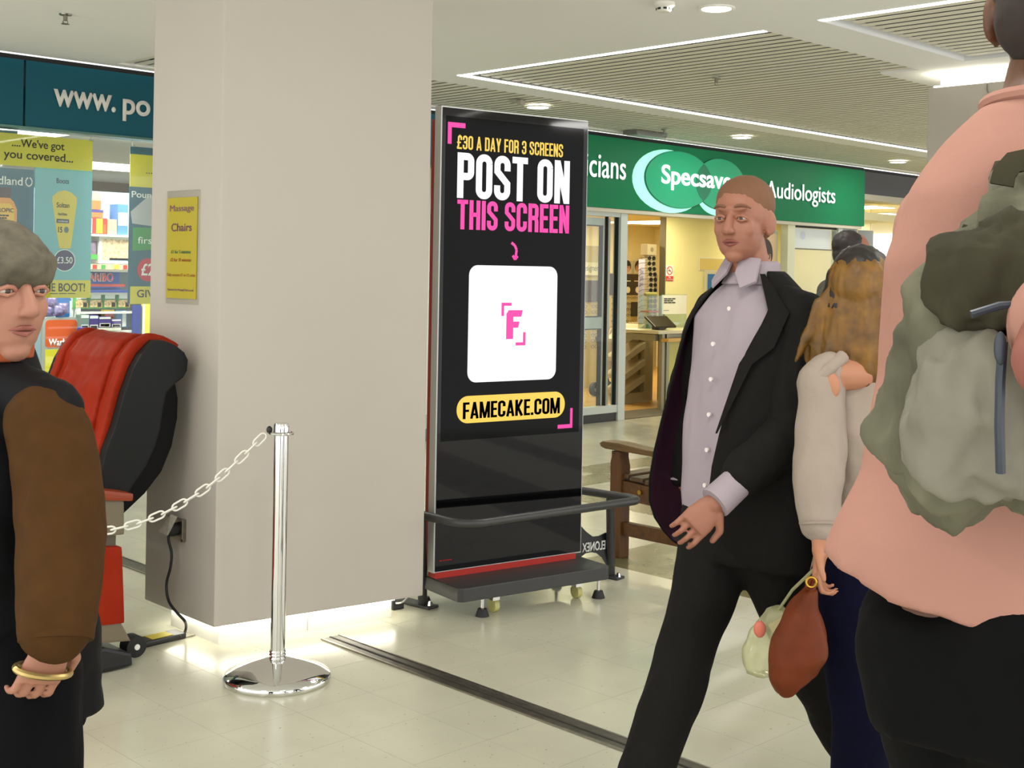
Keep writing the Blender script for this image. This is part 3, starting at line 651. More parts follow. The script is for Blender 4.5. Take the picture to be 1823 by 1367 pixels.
o = lettering('ELONEX', bk+EX*(l0[0])+UZ*(lt[1]+.004), EX, lt[0]-l0[0], .045, M('bracket_white', (226, 226, 222), .5), tt, n=EN, bold=.02, ext=.001)
for v in o.data.vertices:                              # seen from its back: reads in reverse
    p = v.co+ROOT[tt.name]-bk; s_ = p.dot(EX); v.co += EX*((l0[0]+lt[0])-2*s_)
for p in o.data.polygons: p.flip()
# guard rail round the totem
gr = thing('guard_rail', (4.2, 3.95, 0), 'low dark tubular guard rail bent round the front of the advertising screen', 'rail')
rl = .425
pa = V((3.617, 4.194, 0.425)); pb = V((3.609, 3.933, 0.425)); pc = V((4.669, 3.830, 0.425)); pd = V((4.647, 4.022, 0.425))
bx = EX; dn = -EN
fl = pb.copy(); fr = pc.copy()
fl = pb
pts = [pa+dn*.34, pa+dn*.1, pa, ]
def bez(p0, p1, p2, n=8): return [p0*(1-t)**2+p1*2*t*(1-t)+p2*t*t for t in [i/n for i in range(n+1)]]
cl = Vector((pa.x, pa.y, rl)); 
corner_l = fl-EX*.10; 
pts = [pa+Vector((0, .45, 0)), pa+Vector((0, .12, 0))]+[pa.lerp(fl, .45)]+bez(pa.lerp(fl, .62), fl, fl+EX*.10)+bez(fr-EX*.08, fr, pd+(fr-pd)*.45)+[pd, pd+(pd-fr).normalized()*.45]
MB().tube(pts, .0195, 14).build('rail_bar', DARK, gr, True)
for foot, top in ((V((3.686, 4.282, 0.000)), pa+Vector((0, .03, 0))), (V((4.732, 4.083, -0.000)), pd)):
    MB().cyl((foot.x, foot.y, 0), (top.x, top.y, rl), .021, seg=16).build('post', DARK, gr, True)
    fp = MB().obox(foot+UZ*.006+(pd-fr).normalized()*.06*(1 if foot.x > 4.2 else 1.4), (fr-pd).normalized(), UZ.cross((fr-pd).normalized()), UZ, .15 if foot.x < 4.2 else .12, .034, .006).build('foot_plate', DARK, gr, bevel=.004)
    q = foot+(fr-pd).normalized()*.045
    MB().cyl((q.x, q.y, .012), (q.x, q.y, .03), .014, .008, 8).build('bolt', CHROME, fp)
t = thing('loose_cable', (3.55, 4.2, 0), 'short loop of pale cable lying between the pillar and the black rail foot', 'cable')
MB().tube(bez(V((3.576, 4.364, 0.020)), V((3.501, 4.204, 0.050)), V((3.651, 4.350, 0.030)), 8), .004, 8).build('cable', M('white_cable', (214, 212, 200), .5), t, True)
MB().obox((3.569, 4.320, 0.020), EX, EN, UZ, .028, .015, .018).build('connector', BLACKM, t, bevel=.004)

# ---------------------------------------------------------------- chrome barrier post and chain
SPX, SPY = (2.631, 3.859, 0.000)[:2]
st = thing('barrier_post', (SPX, SPY, 0), 'polished chrome barrier post with domed round base standing before the pillar', 'barrier post')
MB().lathe((SPX, SPY, 0), [(.001, 0), (.19, 0), (.194, .006), (.194, .018), (.188, .026), (.15, .042), (.10, .060), (.05, .076), (.035, .08), (.001, .08)], 64).build('base', CHROME, st, True)
MB().lathe((SPX, SPY, 0), [(.001, .06), (.0265, .06), (.0265, .9), (.001, .9)], 32).build('pole', CHROME, st, True)
for z in (.082, .094, .105): MB().lathe((SPX, SPY, 0), [(.001, z-.005), (.0285, z-.005), (.031, z), (.0285, z+.005), (.001, z+.005)], 32).build('collar', CHROME, st, True)
MB().lathe((SPX, SPY, 0), [(.001, .9), (.028, .9), (.028, .928), (.024, .934), (.001, .934)], 32).build('cap', CHROME, st, True)
MB().tube([(SPX+.044*math.cos(2*PI*i/28), SPY+.044*math.sin(2*PI*i/28), .897) for i in range(28)], .0045, 8, True).build('chain_ring', CHROME, st, True)
kl = V((2.602, 3.893, 0.908))
MB().ell(kl, (.011, 0, 0), (0, .011, 0), (0, 0, .014)).build('chain_clip', BLACKM, st, True)
cp = [V((2.599, 3.896, 0.902)), V((2.495, 3.941, 0.794)), V((2.408, 3.985, 0.710)), V((2.307, 4.042, 0.637)), V((2.219, 4.087, 0.595)), V((2.144, 4.118, 0.576)), V((2.085, 4.148, 0.567)), V((1.992, 4.211, 0.572)), V((1.913, 4.261, 0.594))]
ch = thing('barrier_chain', cp[-1], 'white plastic link chain sagging from the chrome post toward the massage chair', 'chain')
fine = []
for i in range(len(cp)-1):
    p0 = cp[max(0, i-1)]; p1 = cp[i]; p2_ = cp[i+1]; p3 = cp[min(len(cp)-1, i+2)]
    for k in range(12):
        t = k/12; fine.append(.5*((2*p1)+(p2_-p0)*t+(2*p0-5*p1+4*p2_-p3)*t*t+(3*p1-p0-3*p2_+p3)*t**3))
fine.append(cp[-1])
WCH = M('chain_white', (226, 224, 212), .45)
lm = MB().tube([(.0165*math.cos(a)*1.0+(.012 if math.cos(a) > 0 else -.012), .0125*math.sin(a), 0) for a in [2*PI*i/18 for i in range(18)]], .0036, 8, True).mesh('link', (0, 0, 0)); lm.materials.append(WCH)
for p in lm.polygons: p.use_smooth = True
acc = 0; last = fine[0]; nl = 0
for p in fine[1:]:
    acc += (p-last).length; 
    if acc >= .041:
        d = (p-last).normalized(); u, w = frame_of(d); roll_ = .25 if nl % 2 else PI/2+.25
        a_ = u*math.cos(roll_)+w*math.sin(roll_); b_ = d.cross(a_)
        o = bpy.data.objects.new('link', lm); C.objects.link(o); o.parent = ch
        o.matrix_local = Matrix(((d.x, a_.x, b_.x, p.x-cp[-1].x), (d.y, a_.y, b_.y, p.y-cp[-1].y), (d.z, a_.z, b_.z, p.z-cp[-1].z), (0, 0, 0, 1))); nl += 1; acc = 0
    last = p

# ---------------------------------------------------------------- notice and socket on the pillar
PX_ = 2.6255
def px_box(a, b, x0, x1, name, mat, par, **k): return MB().box(x0, x1, a[1], b[1], a[2], b[2]).build(name, mat, par, **k)
nt_ = thing('paper_notice', (PX_, 4.56, 1.37), 'laminated yellow massage chair notice with purple headings taped to the pillar', 'notice')
a = (2.625, 4.690, 1.367); b = (2.625, 4.457, 1.775)
YP = M('notice_yellow', (186, 170, 46), .5)
a2 = (2.625, a[1], a[2]-.012); b2 = (2.625, b[1], b[2]+.016)
MB().box(2.6215, 2.6255, a[1]-.0, b[1], a[2], b[2]).build('paper', YP, nt_)
lam = bpy.data.materials.new('laminate'); lam = glass_mat('laminate_film', (.99, .99, .97), .03)
MB().box(2.6185, 2.6245, a[1]+.006, b[1]-.02, a[2]-.022, b[2]+.028).build('laminate', lam, nt_)
PU = M('notice_purple', (120, 70, 110), .5); GRN = M('notice_green', (84, 130, 84), .5); ORG = M('notice_orange', (176, 104, 30), .5)
uY = Vector((0, -1, 0)); nXm = Vector((-1, 0, 0)); Wn = a[1]-b[1]; Hn = b[2]-a[2]
def nlet(body, u0, u1, v0, v1, mat, bold): lettering(body, (2.6212, a[1]-u0*Wn, a[2]+v0*Hn), uY, (u1-u0)*Wn, (v1-v0)*Hn, mat, nt_, n=nXm, bold=bold, ext=.0008)
nlet('Massage', .10, .90, .845, .925, PU, 0); nlet('Chairs', .16, .84, .665, .745, PU, .01)
nlet('£1 for 5 minutes', .16, .82, .445, .48, GRN, .02); nlet('£2 for 10 minutes', .14, .84, .365, .40, ORG, .02)
nlet('Only accepts £1 or £2 coins', .03, .98, .21, .248, ORG, .01); nlet('Operated by MassageChairs.co.uk', .06, .94, .068, .098, PU, .0)
sk = thing('wall_socket', (2.62, 4.55, .4), 'metal wall socket with its flap open low on the pillar', 'socket')
a = (2.625, 4.611, 0.380); b = (2.625, 4.505, 0.503)
MB().box(2.607, 2.6265, a[1]+.02, b[1], .395, .485).build('face_plate', STEEL, sk, bevel=.004)
fq = [(2.570, 4.531, 0.508), (2.580, 4.501, 0.502), (2.555, 4.528, 0.427), (2.550, 4.595, 0.433)]
MB().add([V(q) for q in fq]+[V(q)+Vector((.006, .002, 0)) for q in fq], [(0, 1, 2, 3), (7, 6, 5, 4), (0, 4, 5, 1), (1, 5, 6, 2), (2, 6, 7, 3), (3, 7, 4, 0)]).build('flap', M('flap_grey', (176, 172, 156), .4, metal=.1, nz=(60, .15)), sk)
MB().box(2.604, 2.608, 4.50, 4.508, .4, .408).build('screw', BLACKM, sk)
pc_ = thing('power_cable', (2.57, 4.55, 0), 'black plug and mains lead hanging from the pillar socket to the floor', 'cable')
MB().lathe((0, 0, 0), [(.001, 0), (.027, 0), (.029, .012), (.022, .034), (.001, .036)], 24)
MB().rings([[(2.607-x, 4.553+r*math.cos(2*PI*i/20), .442+r*math.sin(2*PI*i/20)) for i in range(20)] for x, r in ((0, .026), (.016, .028), (.036, .022), (.04, .012))]).build('plug', RUB, pc_, True)
cb = [(2.578, 4.553, .43), (2.576, 4.553, .40), (2.575, 4.526, 0.354), (2.570, 4.524, 0.299), (2.565, 4.544, 0.229), (2.560, 4.515, 0.168), (2.550, 4.427, 0.139), (2.530, 4.341, 0.132), (2.645, 4.525, 0.050), (2.650, 4.545, 0.020), (2.617, 4.527, 0.012)]
sm_ = []
for i in range(len(cb)-1):
    p0 = V(cb[max(0, i-1)]); p1 = V(cb[i]); p2_ = V(cb[i+1]); p3 = V(cb[min(len(cb)-1, i+2)])
    for k in range(6):
        t = k/6; sm_.append(.5*((2*p1)+(p2_-p0)*t+(2*p0-5*p1+4*p2_-p3)*t*t+(3*p1-p0-3*p2_+p3)*t**3))
MB().tube(sm_+[V(cb[-1])], .0055, 8).build('lead', RUB, pc_, True)

# ---------------------------------------------------------------- massage chair
YN = 4.42
mc = thing('massage_chair', (2.1, 4.75, 0), 'red leather massage chair with black shell, facing away from the pillar', 'massage chair')
LEA = M('red_leather', (142, 36, 10), .55, spec=.12, nz=(6, .08), bump=(90, .06)); SHB = M('shell_black', (13, 14, 13), .5, spec=.25); SHK = M('shell_back_black', (3, 3, 3), .6, spec=.15)
def xz(pts): return [(p[0], p[2]) for p in pts]
Yv = Vector((0, 1, 0))
side = xz([(2.427, 4.420, 1.211), (2.467, 4.420, 1.210), (2.516, 4.420, 1.191), (2.556, 4.420, 1.161), (2.573, 4.420, 1.130), (2.569, 4.420, 1.088), (2.553, 4.420, 1.062), (2.519, 4.420, 1.040), (2.481, 4.420, 1.005), (2.468, 4.420, 0.941), (2.457, 4.420, 0.865), (2.437, 4.420, 0.802), (2.401, 4.420, 0.730), (2.346, 4.420, 0.661), (2.315, 4.420, 0.611), (2.231, 4.420, 0.620), (2.218, 4.420, 0.726), (2.239, 4.420, 0.808), (2.273, 4.420, 0.890), (2.307, 4.420, 1.014), (2.342, 4.420, 1.108), (2.374, 4.420, 1.161)])
backp = xz([(2.533, 4.420, 1.063), (2.529, 4.420, 1.042), (2.542, 4.420, 0.980), (2.541, 4.420, 0.903), (2.519, 4.420, 0.795), (2.477, 4.420, 0.701), (2.407, 4.420, 0.622), (2.323, 4.420, 0.557), (2.294, 4.420, 0.533), (2.265, 4.420, 0.595), (2.315, 4.420, 0.632), (2.378, 4.420, 0.711), (2.428, 4.420, 0.803), (2.455, 4.420, 0.876), (2.465, 4.420, 0.952), (2.481, 4.420, 1.009)])
for y0 in (4.42, 5.06): MB().prism(side, (0, y0, 0), UX, UZ, Yv, .05).build('side_shell', SHB, mc, bevel=.008)
MB().prism(backp, (0, 4.44, 0), UX, UZ, Yv, .65).build('back_shell', SHK, mc, bevel=.01)
cush = xz([(2.449, 4.460, 1.221), (2.499, 4.460, 1.211), (2.563, 4.460, 1.179), (2.555, 4.460, 1.130), (2.465, 4.460, 1.003), (2.432, 4.460, 0.831), (2.318, 4.460, 0.669), (2.221, 4.460, 0.658), (2.233, 4.460, 0.762), (2.279, 4.460, 0.928), (2.305, 4.460, 1.033), (2.344, 4.460, 1.138), (2.390, 4.460, 1.197)])
cm_ = MB()
for y0, y1, g in ((4.475, 5.055, 0),): cm_.prism(cush, (0, y0, 0), UX, UZ, Yv, y1-y0)
blob('back_cushion', cm_, LEA, mc, .012, 3, ((9, 9, 9), .006))
def off(poly, g):
    cx = sum(p[0] for p in poly)/len(poly); cz = sum(p[1] for p in poly)/len(poly)
    return [(cx+(p[0]-cx)*(1+g)-.012, cz+(p[1]-cz)*(1+g)) for p in poly]
for y0 in (4.472, 4.99):
    blob('side_bolster', MB().prism(off(cush, .07), (0, y0, 0), UX, UZ, Yv, .05), LEA, mc, .011, 3)
blob('centre_cushion', MB().prism(off(cush, .05), (0, 4.58, 0), UX, UZ, Yv, .36), LEA, mc, .012, 4, ((8, 8, 8), .008))
arm = xz([(2.304, 4.400, 0.649), (2.302, 4.400, 0.619), (2.037, 4.400, 0.654), (1.953, 4.400, 0.675), (1.953, 4.400, 0.711), (2.143, 4.400, 0.683)])
GREYP = M('taupe_plastic', (112, 102, 80), .4)
for y0 in (4.33, 5.07):
    MB().prism(arm, (0, y0, 0), UX, UZ, Yv, .1).build('armrest', M('orange_leather', (136, 52, 20), .4), mc, bevel=.012)
    MB().prism(xz([(2.273, 4.400, 0.623), (2.277, 4.400, 0.496), (1.956, 4.400, 0.514), (1.953, 4.400, 0.675)]), (0, y0+.015, 0), UX, UZ, Yv, .07).build('arm_panel', GREYP, mc, bevel=.01)
    MB().prism(xz([(2.250, 4.400, 0.504), (2.249, 4.400, 0.458), (1.957, 4.400, 0.474), (1.956, 4.400, 0.538)]), (0, y0+.03, 0), UX, UZ, Yv, .05).build('waist_trim', M('trim_taupe', (84, 76, 60), .4), mc)
    MB().prism(xz([(2.267, 4.400, 0.455), (2.276, 4.400, 0.302), (2.283, 4.400, 0.166), (1.962, 4.400, 0.192), (1.957, 4.400, 0.494)]), (0, y0+.01, 0), UX, UZ, Yv, .08).build('lower_panel', LEA, mc, bevel=.014)
    MB().prism(xz([(2.274, 4.400, 0.168), (2.314, 4.400, 0.093), (1.963, 4.400, 0.132), (1.962, 4.400, 0.203)]), (0, y0+.02, 0), UX, UZ, Yv, .07).build('skirt', GREYP, mc, bevel=.008)
MB().box(1.66, 2.2, 4.44, 5.06, .12, .46).build('seat_box', GREYP, mc, bevel=.01)
blob('seat_cushion', MB().box(1.62, 2.22, 4.46, 5.04, .42, .56), LEA, mc, .014, 5)
blob('leg_cushion', MB().box(1.46, 1.64, 4.46, 5.04, .12, .5), LEA, mc, .014, 5)
MB().prism(xz([(2.308, 4.360, 0.053), (2.311, 4.360, 0.006), (1.948, 4.360, 0.005), (1.946, 4.360, 0.085), (2.200, 4.360, 0.095)]), (0, 4.33, 0), UX, UZ, Yv, .76).build('base_foot', BLACKM, mc, bevel=.012)
wc = V((2.356, 4.400, 0.055)); 
for dy in (0, .62):
    w_ = MB().cyl((wc.x, 4.385+dy, wc.z), (wc.x, 4.445+dy, wc.z), .041, seg=28).build('wheel', RUB, mc, True, bevel=.004)
    MB().cyl((wc.x, 4.381+dy, wc.z), (wc.x, 4.39+dy, wc.z), .011, seg=16).build('hub_cap', WHITE, w_, True)
# floor cable box with its yellow label
cbx = thing('cable_cover', (2.5, 4.58, 0), 'flat black floor cover with a yellow label beside the chair wheel', 'cable cover')
p0, p1 = V((2.455, 4.522, 0.000)), V((2.649, 4.533, 0.000)); d = (p1-p0).normalized(); nrm = UZ.cross(d); 
if nrm.dot(_f) < 0: nrm = -nrm
q = (p0+p1)/2+nrm*.035
MB().obox(q+UZ*.012, d, nrm, UZ, (p1-p0).length/2, .04, .012).build('cover', BLACKM, cbx, bevel=.008)
MB().obox(p0.lerp(p1, .47)+nrm*.035+UZ*.0245, d, nrm, UZ, .047, .03, .0012).build('label', M('label_yellow', (206, 190, 50), .5), cbx)
MB().obox(p0.lerp(p1, 1.08)+nrm*.03+UZ*.004, d, nrm, UZ, .03, .03, .002).build('tape', M('clear_tape', (150, 146, 130), .25, nz=(60, .3)), cbx)

# ---------------------------------------------------------------- wooden bench
WB = wood_mat('bench_oak', (72, 44, 12), (106, 66, 22), .42, 'x', 7); WB2 = wood_mat('bench_slat', (70, 50, 30), (110, 82, 50), .45, 'x', 7); WB3 = wood_mat('bench_arm', (88, 64, 28), (120, 90, 44), .42, 'y', 7); WBZ = wood_mat('bench_leg', (72, 44, 12), (106, 66, 22), .42, 'z', 7)
bn = thing('bench', (5.9, 4.05, 0), 'slatted brown wooden bench with shaped armrest behind the suited man', 'bench')
for x0 in (5.08, 6.62):
    MB().prism([(0, 0), (.075, 0), (.075, .5), (.068, .53), (.068, .56), (.012, .56), (.012, .53), (0, .48)], (x0, 4.325, 0), Yv, UZ, UX, .075).build('front_leg', WBZ, bn, bevel=.004)
    MB().prism([(-.03, 0), (.04, 0), (.04, .42), (-.06, .92), (-.13, .92), (-.03, .42)], (x0, 3.85, 0), Yv, UZ, UX, .075).build('back_leg', WBZ, bn, bevel=.004)
    MB().prism([(-.06, 0), (.58, .012), (.61, .02), (.62, .038), (.6, .05), (.5, .052), (.3, .036), (.1, .034), (-.06, .034)], (x0-.012, 3.85, .555), Yv, UZ, UX, .1).build('armrest', WB3, bn, bevel=.006)
    MB().prism([(.0, -.05), (.02, .04), (.5, .065), (.5, -.035)], (x0+.012, 3.86, .345), Yv, UZ, UX, .045).build('side_rail', WB, bn, bevel=.003)
    MB().box(x0+.018, x0+.058, 3.86, 4.33, .12, .19).build('lower_rail', WB, bn, bevel=.003)
    for y in (4.20, 4.08): MB().cyl((x0-.001, y, .365), (x0+.014, y, .365), .012, seg=12).build('bolt', M('brass', (190, 150, 60), .3, metal=1), bn, True)
for k in range(5):
    y = 3.90+k*.098; z = .388+k*.0085
    MB().box(5.10, 6.70, y, y+.084, z, z+.022).build('seat_slat', WB2, bn, bevel=.003)
for k in range(4): MB().box(5.16, 6.62, 3.80-.02*k-.03, 3.82-.02*k-.03, .50+k*.105, .585+k*.105).build('back_slat', WB2, bn, bevel=.003)
MB().box(5.14, 6.64, 4.335, 4.375, .33, .40).build('front_rail', WB, bn, bevel=.003)
MB().box(5.16, 6.62, 3.70, 3.735, .9, .97).build('top_rail', WB, bn, bevel=.004)

# ---------------------------------------------------------------- posters in the left shop window
PYL = M('print_yellow', (208, 198, 44), .45); PTL = M('print_teal', (28, 90, 108), .45); PAQ = M('print_aqua', (108, 178, 186), .45); INK = M('print_ink', (46, 42, 28), .5); PWH = M('print_white', (232, 236, 232), .5)
def sheet(t, x0, x1, z0, z1, mat, y=8.50, name='sheet', th=.004): return MB().box(x0, x1, y, y+th, z0, z1).build(name, mat, t)
def flat(t, poly, mat, y, name, th=.0012): return MB().prism(poly, (0, y, 0), UX, UZ, NYm, th).build(name, mat, t)
def print_lines(t, x0, x1, z0, z1, n, y, mat=None):      # print too small to read
    h = (z1-z0)/n
    for k in range(n):
        w = (x1-x0)*(1 if k % 2 == 0 else .8)
        for q in range(3): flat(t, [(x0+w*(q/3+.01), z1-h*(k+.7)), (x0+w*((q+1)/3-.03), z1-h*(k+.7)), (x0+w*((q+1)/3-.03), z1-h*(k+.1)), (x0+w*(q/3+.01), z1-h*(k+.1))], mat or INK, y, 'print_line')
CLIP = glass_mat('clear_clip', (.9, .92, .92), .25)
t = thing('hanging_poster', (3.8, 8.5, 1.26), 'aqua sun lotion poster with a yellow tube under a yellow banner heading', 'poster')
sheet(t, 3.742, 4.158, 1.26, 2.16, PAQ); 
sheet(t, 2.9, 4.154, 2.158, 2.376, PYL, 8.494, 'header')
let_y("....We've got", (3.575, 8.494, 2.272), (3.945, 8.494, 2.345), INK, t, bold=.012); let_y('you covered...', (3.52, 8.494, 2.19), (4.01, 8.494, 2.265), INK, t, bold=.012)
sheet(t, 3.742, 4.158, 1.26, 1.384, PYL, 8.497, 'footer', .003); let_y('THE BOOT!', (3.78, 8.497, 1.305), (4.115, 8.497, 1.362), INK, t, bold=.012)
print_lines(t, 3.86, 4.05, 1.284, 1.294, 1, 8.497)
flat(t, [(3.925, 1.605), (4.005, 1.605), (4.018, 1.70), (4.045, 1.93), (4.045, 1.965), (4.00, 2.0), (3.955, 2.012), (3.91, 2.0), (3.868, 1.965), (3.868, 1.93), (3.905, 1.70)], M('tube_yellow', (214, 194, 50), .4), 8.5, 'tube_print')
let_y('Boots', (3.895, 8.5, 2.058), (3.985, 8.5, 2.094), M('print_navy', (44, 60, 84), .5), t, bold=.01)
let_y('Soltan', (3.898, 8.4985, 1.89), (3.99, 8.4985, 1.925), INK, t, bold=.012)
let_y('Protect & Moisturise', (3.91, 8.4985, 1.835), (3.975, 8.4985, 1.855), INK, t)
flat(t, [(3.9, 1.782), (3.99, 1.782), (3.99, 1.81), (3.9, 1.81)], M('print_navy', (44, 60, 84)), 8.4988, 'band_print'); let_y('moderate', (3.91, 8.4975, 1.789), (3.98, 8.4975, 1.803), PWH, t)
let_y('15', (3.912, 8.4985, 1.715), (3.942, 8.4985, 1.755), INK, t, bold=.02)
flat(t, [(3.972+.017*math.cos(2*PI*i/20), 1.736+.022*math.sin(2*PI*i/20)) for i in range(20)], M('print_slate', (90, 110, 104), .5), 8.4988, 'seal_print')
flat(t, [(3.963+.078*math.cos(2*PI*i/36), 1.522+.077*math.sin(2*PI*i/36)) for i in range(36)], PWH, 8.5, 'price_disc', .001)
flat(t, [(3.963+.073*math.cos(2*PI*i/36), 1.522+.072*math.sin(2*PI*i/36)) for i in range(36)], M('print_indigo', (58, 54, 92), .5), 8.499, 'price_disc', .001)
let_y('£3.50', (3.905, 8.498, 1.5), (4.02, 8.498, 1.546), PWH, t, bold=.012)
for x in (4.14,): MB().cyl((x, 8.5, 2.37), (x, 8.5, 2.404), .0015, seg=6).build('cord', STEEL, t); MB().obox((x, 8.49, 2.376), UX, Yv, UZ, .014, .006, .008).build('clip', CLIP, t)
t = thing('hanging_poster', (3.5, 8.52, 1.26), 'teal poster showing an orange lotion bottle beside the aqua poster', 'poster')
sheet(t, 3.16, 3.742, 1.26, 2.14, PTL, 8.51)
sheet(t, 3.3, 3.62, 2.376, 2.40, PTL, 8.51, 'header_bar')
let_y('Poundland', (3.33, 8.51, 2.026), (3.66, 8.51, 2.083), PWH, t, bold=.014)
for k in range(14):
    a_ = 2*PI*k/14+.25
    if k in (3,): continue
    c_ = (3.704+.022*math.cos(a_), 2.055+.028*math.sin(a_))
    flat(t, [(c_[0]+.007*math.cos(a_+q), c_[1]+.009*math.sin(a_+q)) for q in (0, 2.1, 4.2)], PWH, 8.51, 'laurel_print')
flat(t, [(3.42, 1.62), (3.622, 1.62), (3.625, 1.86), (3.60, 1.915), (3.575, 1.938), (3.49, 1.938), (3.44, 1.91), (3.42, 1.86)], M('bottle_orange', (230, 156, 60), .45), 8.51, 'bottle_print')
flat(t, [(3.44, 1.7), (3.605, 1.7), (3.605, 1.86), (3.575, 1.9), (3.47, 1.9), (3.44, 1.86)], M('bottle_yellow', (236, 190, 66), .45), 8.5085, 'bottle_label_print')
flat(t, [(3.505, 1.938), (3.58, 1.938), (3.582, 2.008), (3.505, 2.008)], M('bottle_cap_brown', (66, 48, 36), .4), 8.51, 'bottle_cap_print')
let_y('TROPIC', (3.47, 8.507, 1.84), (3.6, 8.507, 1.868), INK, t, bold=.01); print_lines(t, 3.5, 3.57, 1.79, 1.825, 2, 8.507)
t = thing('hanging_poster', (4.6, 8.5, 1.2), 'teal and yellow poster half hidden behind the edge of the big pillar', 'poster')
sheet(t, 4.445, 4.95, 1.214, 2.36, PTL, 8.5); sheet(t, 4.445, 4.95, 2.068, 2.305, PYL, 8.496, 'header'); sheet(t, 4.462, 4.95, 1.214, 1.342, PYL, 8.496, 'footer')
let_y('....', (4.57, 8.496, 2.17), (4.64, 8.496, 2.178), INK, t); let_y('Poundland', (4.462, 8.5, 1.99), (4.79, 8.5, 2.036), PWH, t, bold=.014); let_y('GIVE', (4.515, 8.496, 1.262), (4.69, 8.496, 1.318), INK, t, bold=.012)
flat(t, [(4.455, 1.885), (4.60, 2.01), (4.7, 2.01), (4.7, 1.78), (4.47, 1.80)], M('print_silver', (168, 172, 174), .4), 8.5, 'box_print')
flat(t, [(4.474, 1.60), (4.72, 1.62), (4.72, 1.78), (4.474, 1.77)], M('print_green', (46, 140, 60), .5), 8.4985, 'green_pack_print'); let_y('first', (4.515, 8.4965, 1.655), (4.66, 8.4965, 1.705), PWH, t)
flat(t, [(4.60+.085*math.cos(2*PI*i/28), 1.465+.085*math.sin(2*PI*i/28)) for i in range(28)], M('print_red', (190, 34, 44), .5), 8.4985, 'price_disc'); let_y('£2', (4.545, 8.4965, 1.42), (4.65, 8.4965, 1.51), PWH, t, bold=.02)
MB().cyl((4.46, 8.5, 2.36), (4.46, 8.5, 2.404), .0015, seg=6).build('cord', STEEL, t); MB().obox((4.46, 8.49, 2.363), UX, Yv, UZ, .014, .006, .008).build('clip', CLIP, t)
# panel lamp and goods of the left shop
def shop_panel(x, y, w, d, label):
    t = thing('ceiling_panel_light', (x, y, 2.56), label, 'ceiling light')
    MB().box(x-w, x+w, y-d, y+d, 2.565, 2.575).build('diffuser', M('panel_diffuser_white', (255, 252, 242), .5, emit=3.0), t)
    MB().box(x-w-.03, x+w+.03, y-d-.03, y+d+.03, 2.572, 2.6).build('frame', WHITE, t)
q = (6.568, 13.004, 2.570); shop_panel(q[0], q[1], .75, .45, 'bright panel light seen between the two posters of the teal shop')
q = (4.417, 10.505, 2.570); shop_panel(q[0], q[1], .3, .5, 'bright panel light above the yellow poster heading in the teal shop')
SHW = M('shelf_white', (226, 224, 216), .5)
un = thing('gondola_shelving', (4.9, 9.9, 0), 'white shop shelving full of sweets behind the poster window', 'shelf')
MB().box(4.2, 5.7, 10.16, 10.2, 0, 2.12).build('back_panel', M('unit_back', (150, 176, 190), .6), un)
for x in (4.66, 5.7): MB().box(x, x+.03, 9.75, 10.16, .1, 2.1).build('upright', SHW, un)
for z in (.45, .62, .955, 1.112, 1.268, 1.455, 1.745): MB().box(4.68, 5.7, 9.72, 10.16, z-.018, z).build('shelf', SHW, un)
MB().box(4.2, 5.7, 9.72, 10.18, 0, .12).build('base', M('unit_base', (60, 60, 60), .5), un)
def pack(name, label, cat, x0, x1, z0, z1, mat, y=9.75, dep=.12, bag=False, band=None, txt=None, group=None, tm=None):
    t = thing(name, ((x0+x1)/2, y+dep/2, z0), label, cat, group)
    if bag:
        m = MB(); cx, cz = (x0+x1)/2, (z0+z1)/2; w, h = (x1-x0)/2, (z1-z0)/2; rs = []
        for k in range(9):
            v = -1+2*k/8; th = dep/2*max(.06, (1-abs(v)**4)); ww = w*(1 if abs(v) > .9 else .96)
            rs.append([(cx+ww*c_, y+dep/2+th*(s_*(1-abs(c_)**3)), cz+h*v) for c_, s_ in [(math.cos(a), math.sin(a)) for a in [2*PI*i/20 for i in range(20)]]])
        m.rings(rs).build('pouch', mat, t, True)
        for s_ in (-1, 1): MB().box(x0, x1, y+dep/2-.003, y+dep/2+.003, cz+s_*h-(.012 if s_ > 0 else 0), cz+s_*h+(.012 if s_ < 0 else 0)).build('crimped_seal', mat, t)
    else: MB().box(x0, x1, y, y+dep, z0, z1).build('carton', mat, t, bevel=.003)
    fy = y if not bag else y-.002
    if band: 
        for (u0, u1, v0, v1, bm_) in band: flat(t, [(x0+u0*(x1-x0), z0+v0*(z1-z0)), (x0+u1*(x1-x0), z0+v0*(z1-z0)), (x0+u1*(x1-x0), z0+v1*(z1-z0)), (x0+u0*(x1-x0), z0+v1*(z1-z0))], bm_, fy, 'printed_panel')
    if txt: let_y(txt[0], (x0+txt[1]*(x1-x0), fy-.0014, z0+txt[3]*(z1-z0)), (x0+txt[2]*(x1-x0), fy-.0014, z0+txt[4]*(z1-z0)), tm, t, bold=.03)
    return t
FOIL = dict(rough=.28)
HB = M('foil_blue', (24, 82, 170), **FOIL); HR = M('print_brick_red', (180, 60, 50), .4); HG = M('foil_green', (70, 160, 60), **FOIL); HY = M('foil_yellow', (236, 196, 40), **FOIL); HC = M('foil_cyan', (60, 140, 190), **FOIL); HP = M('foil_purple', (74, 60, 130), **FOIL); HW = M('carton_cream', (226, 222, 206), .5); HO = M('carton_orange', (206, 84, 30), .45); HBR = M('carton_brown', (164, 104, 48), .6); HRED = M('carton_red', (196, 50, 34), .45)
pack('sweet_bag', 'large blue bag of sweets with red and white brand lettering on the shelf', 'bag', 4.56, 5.07, 1.29, 1.45, HB, dep=.14, bag=True, band=[(.0, 1, .16, .30, HR)], txt=('HARIBO', .27, .80, .42, .86), tm=M('letter_brick', (236, 226, 220), .4))
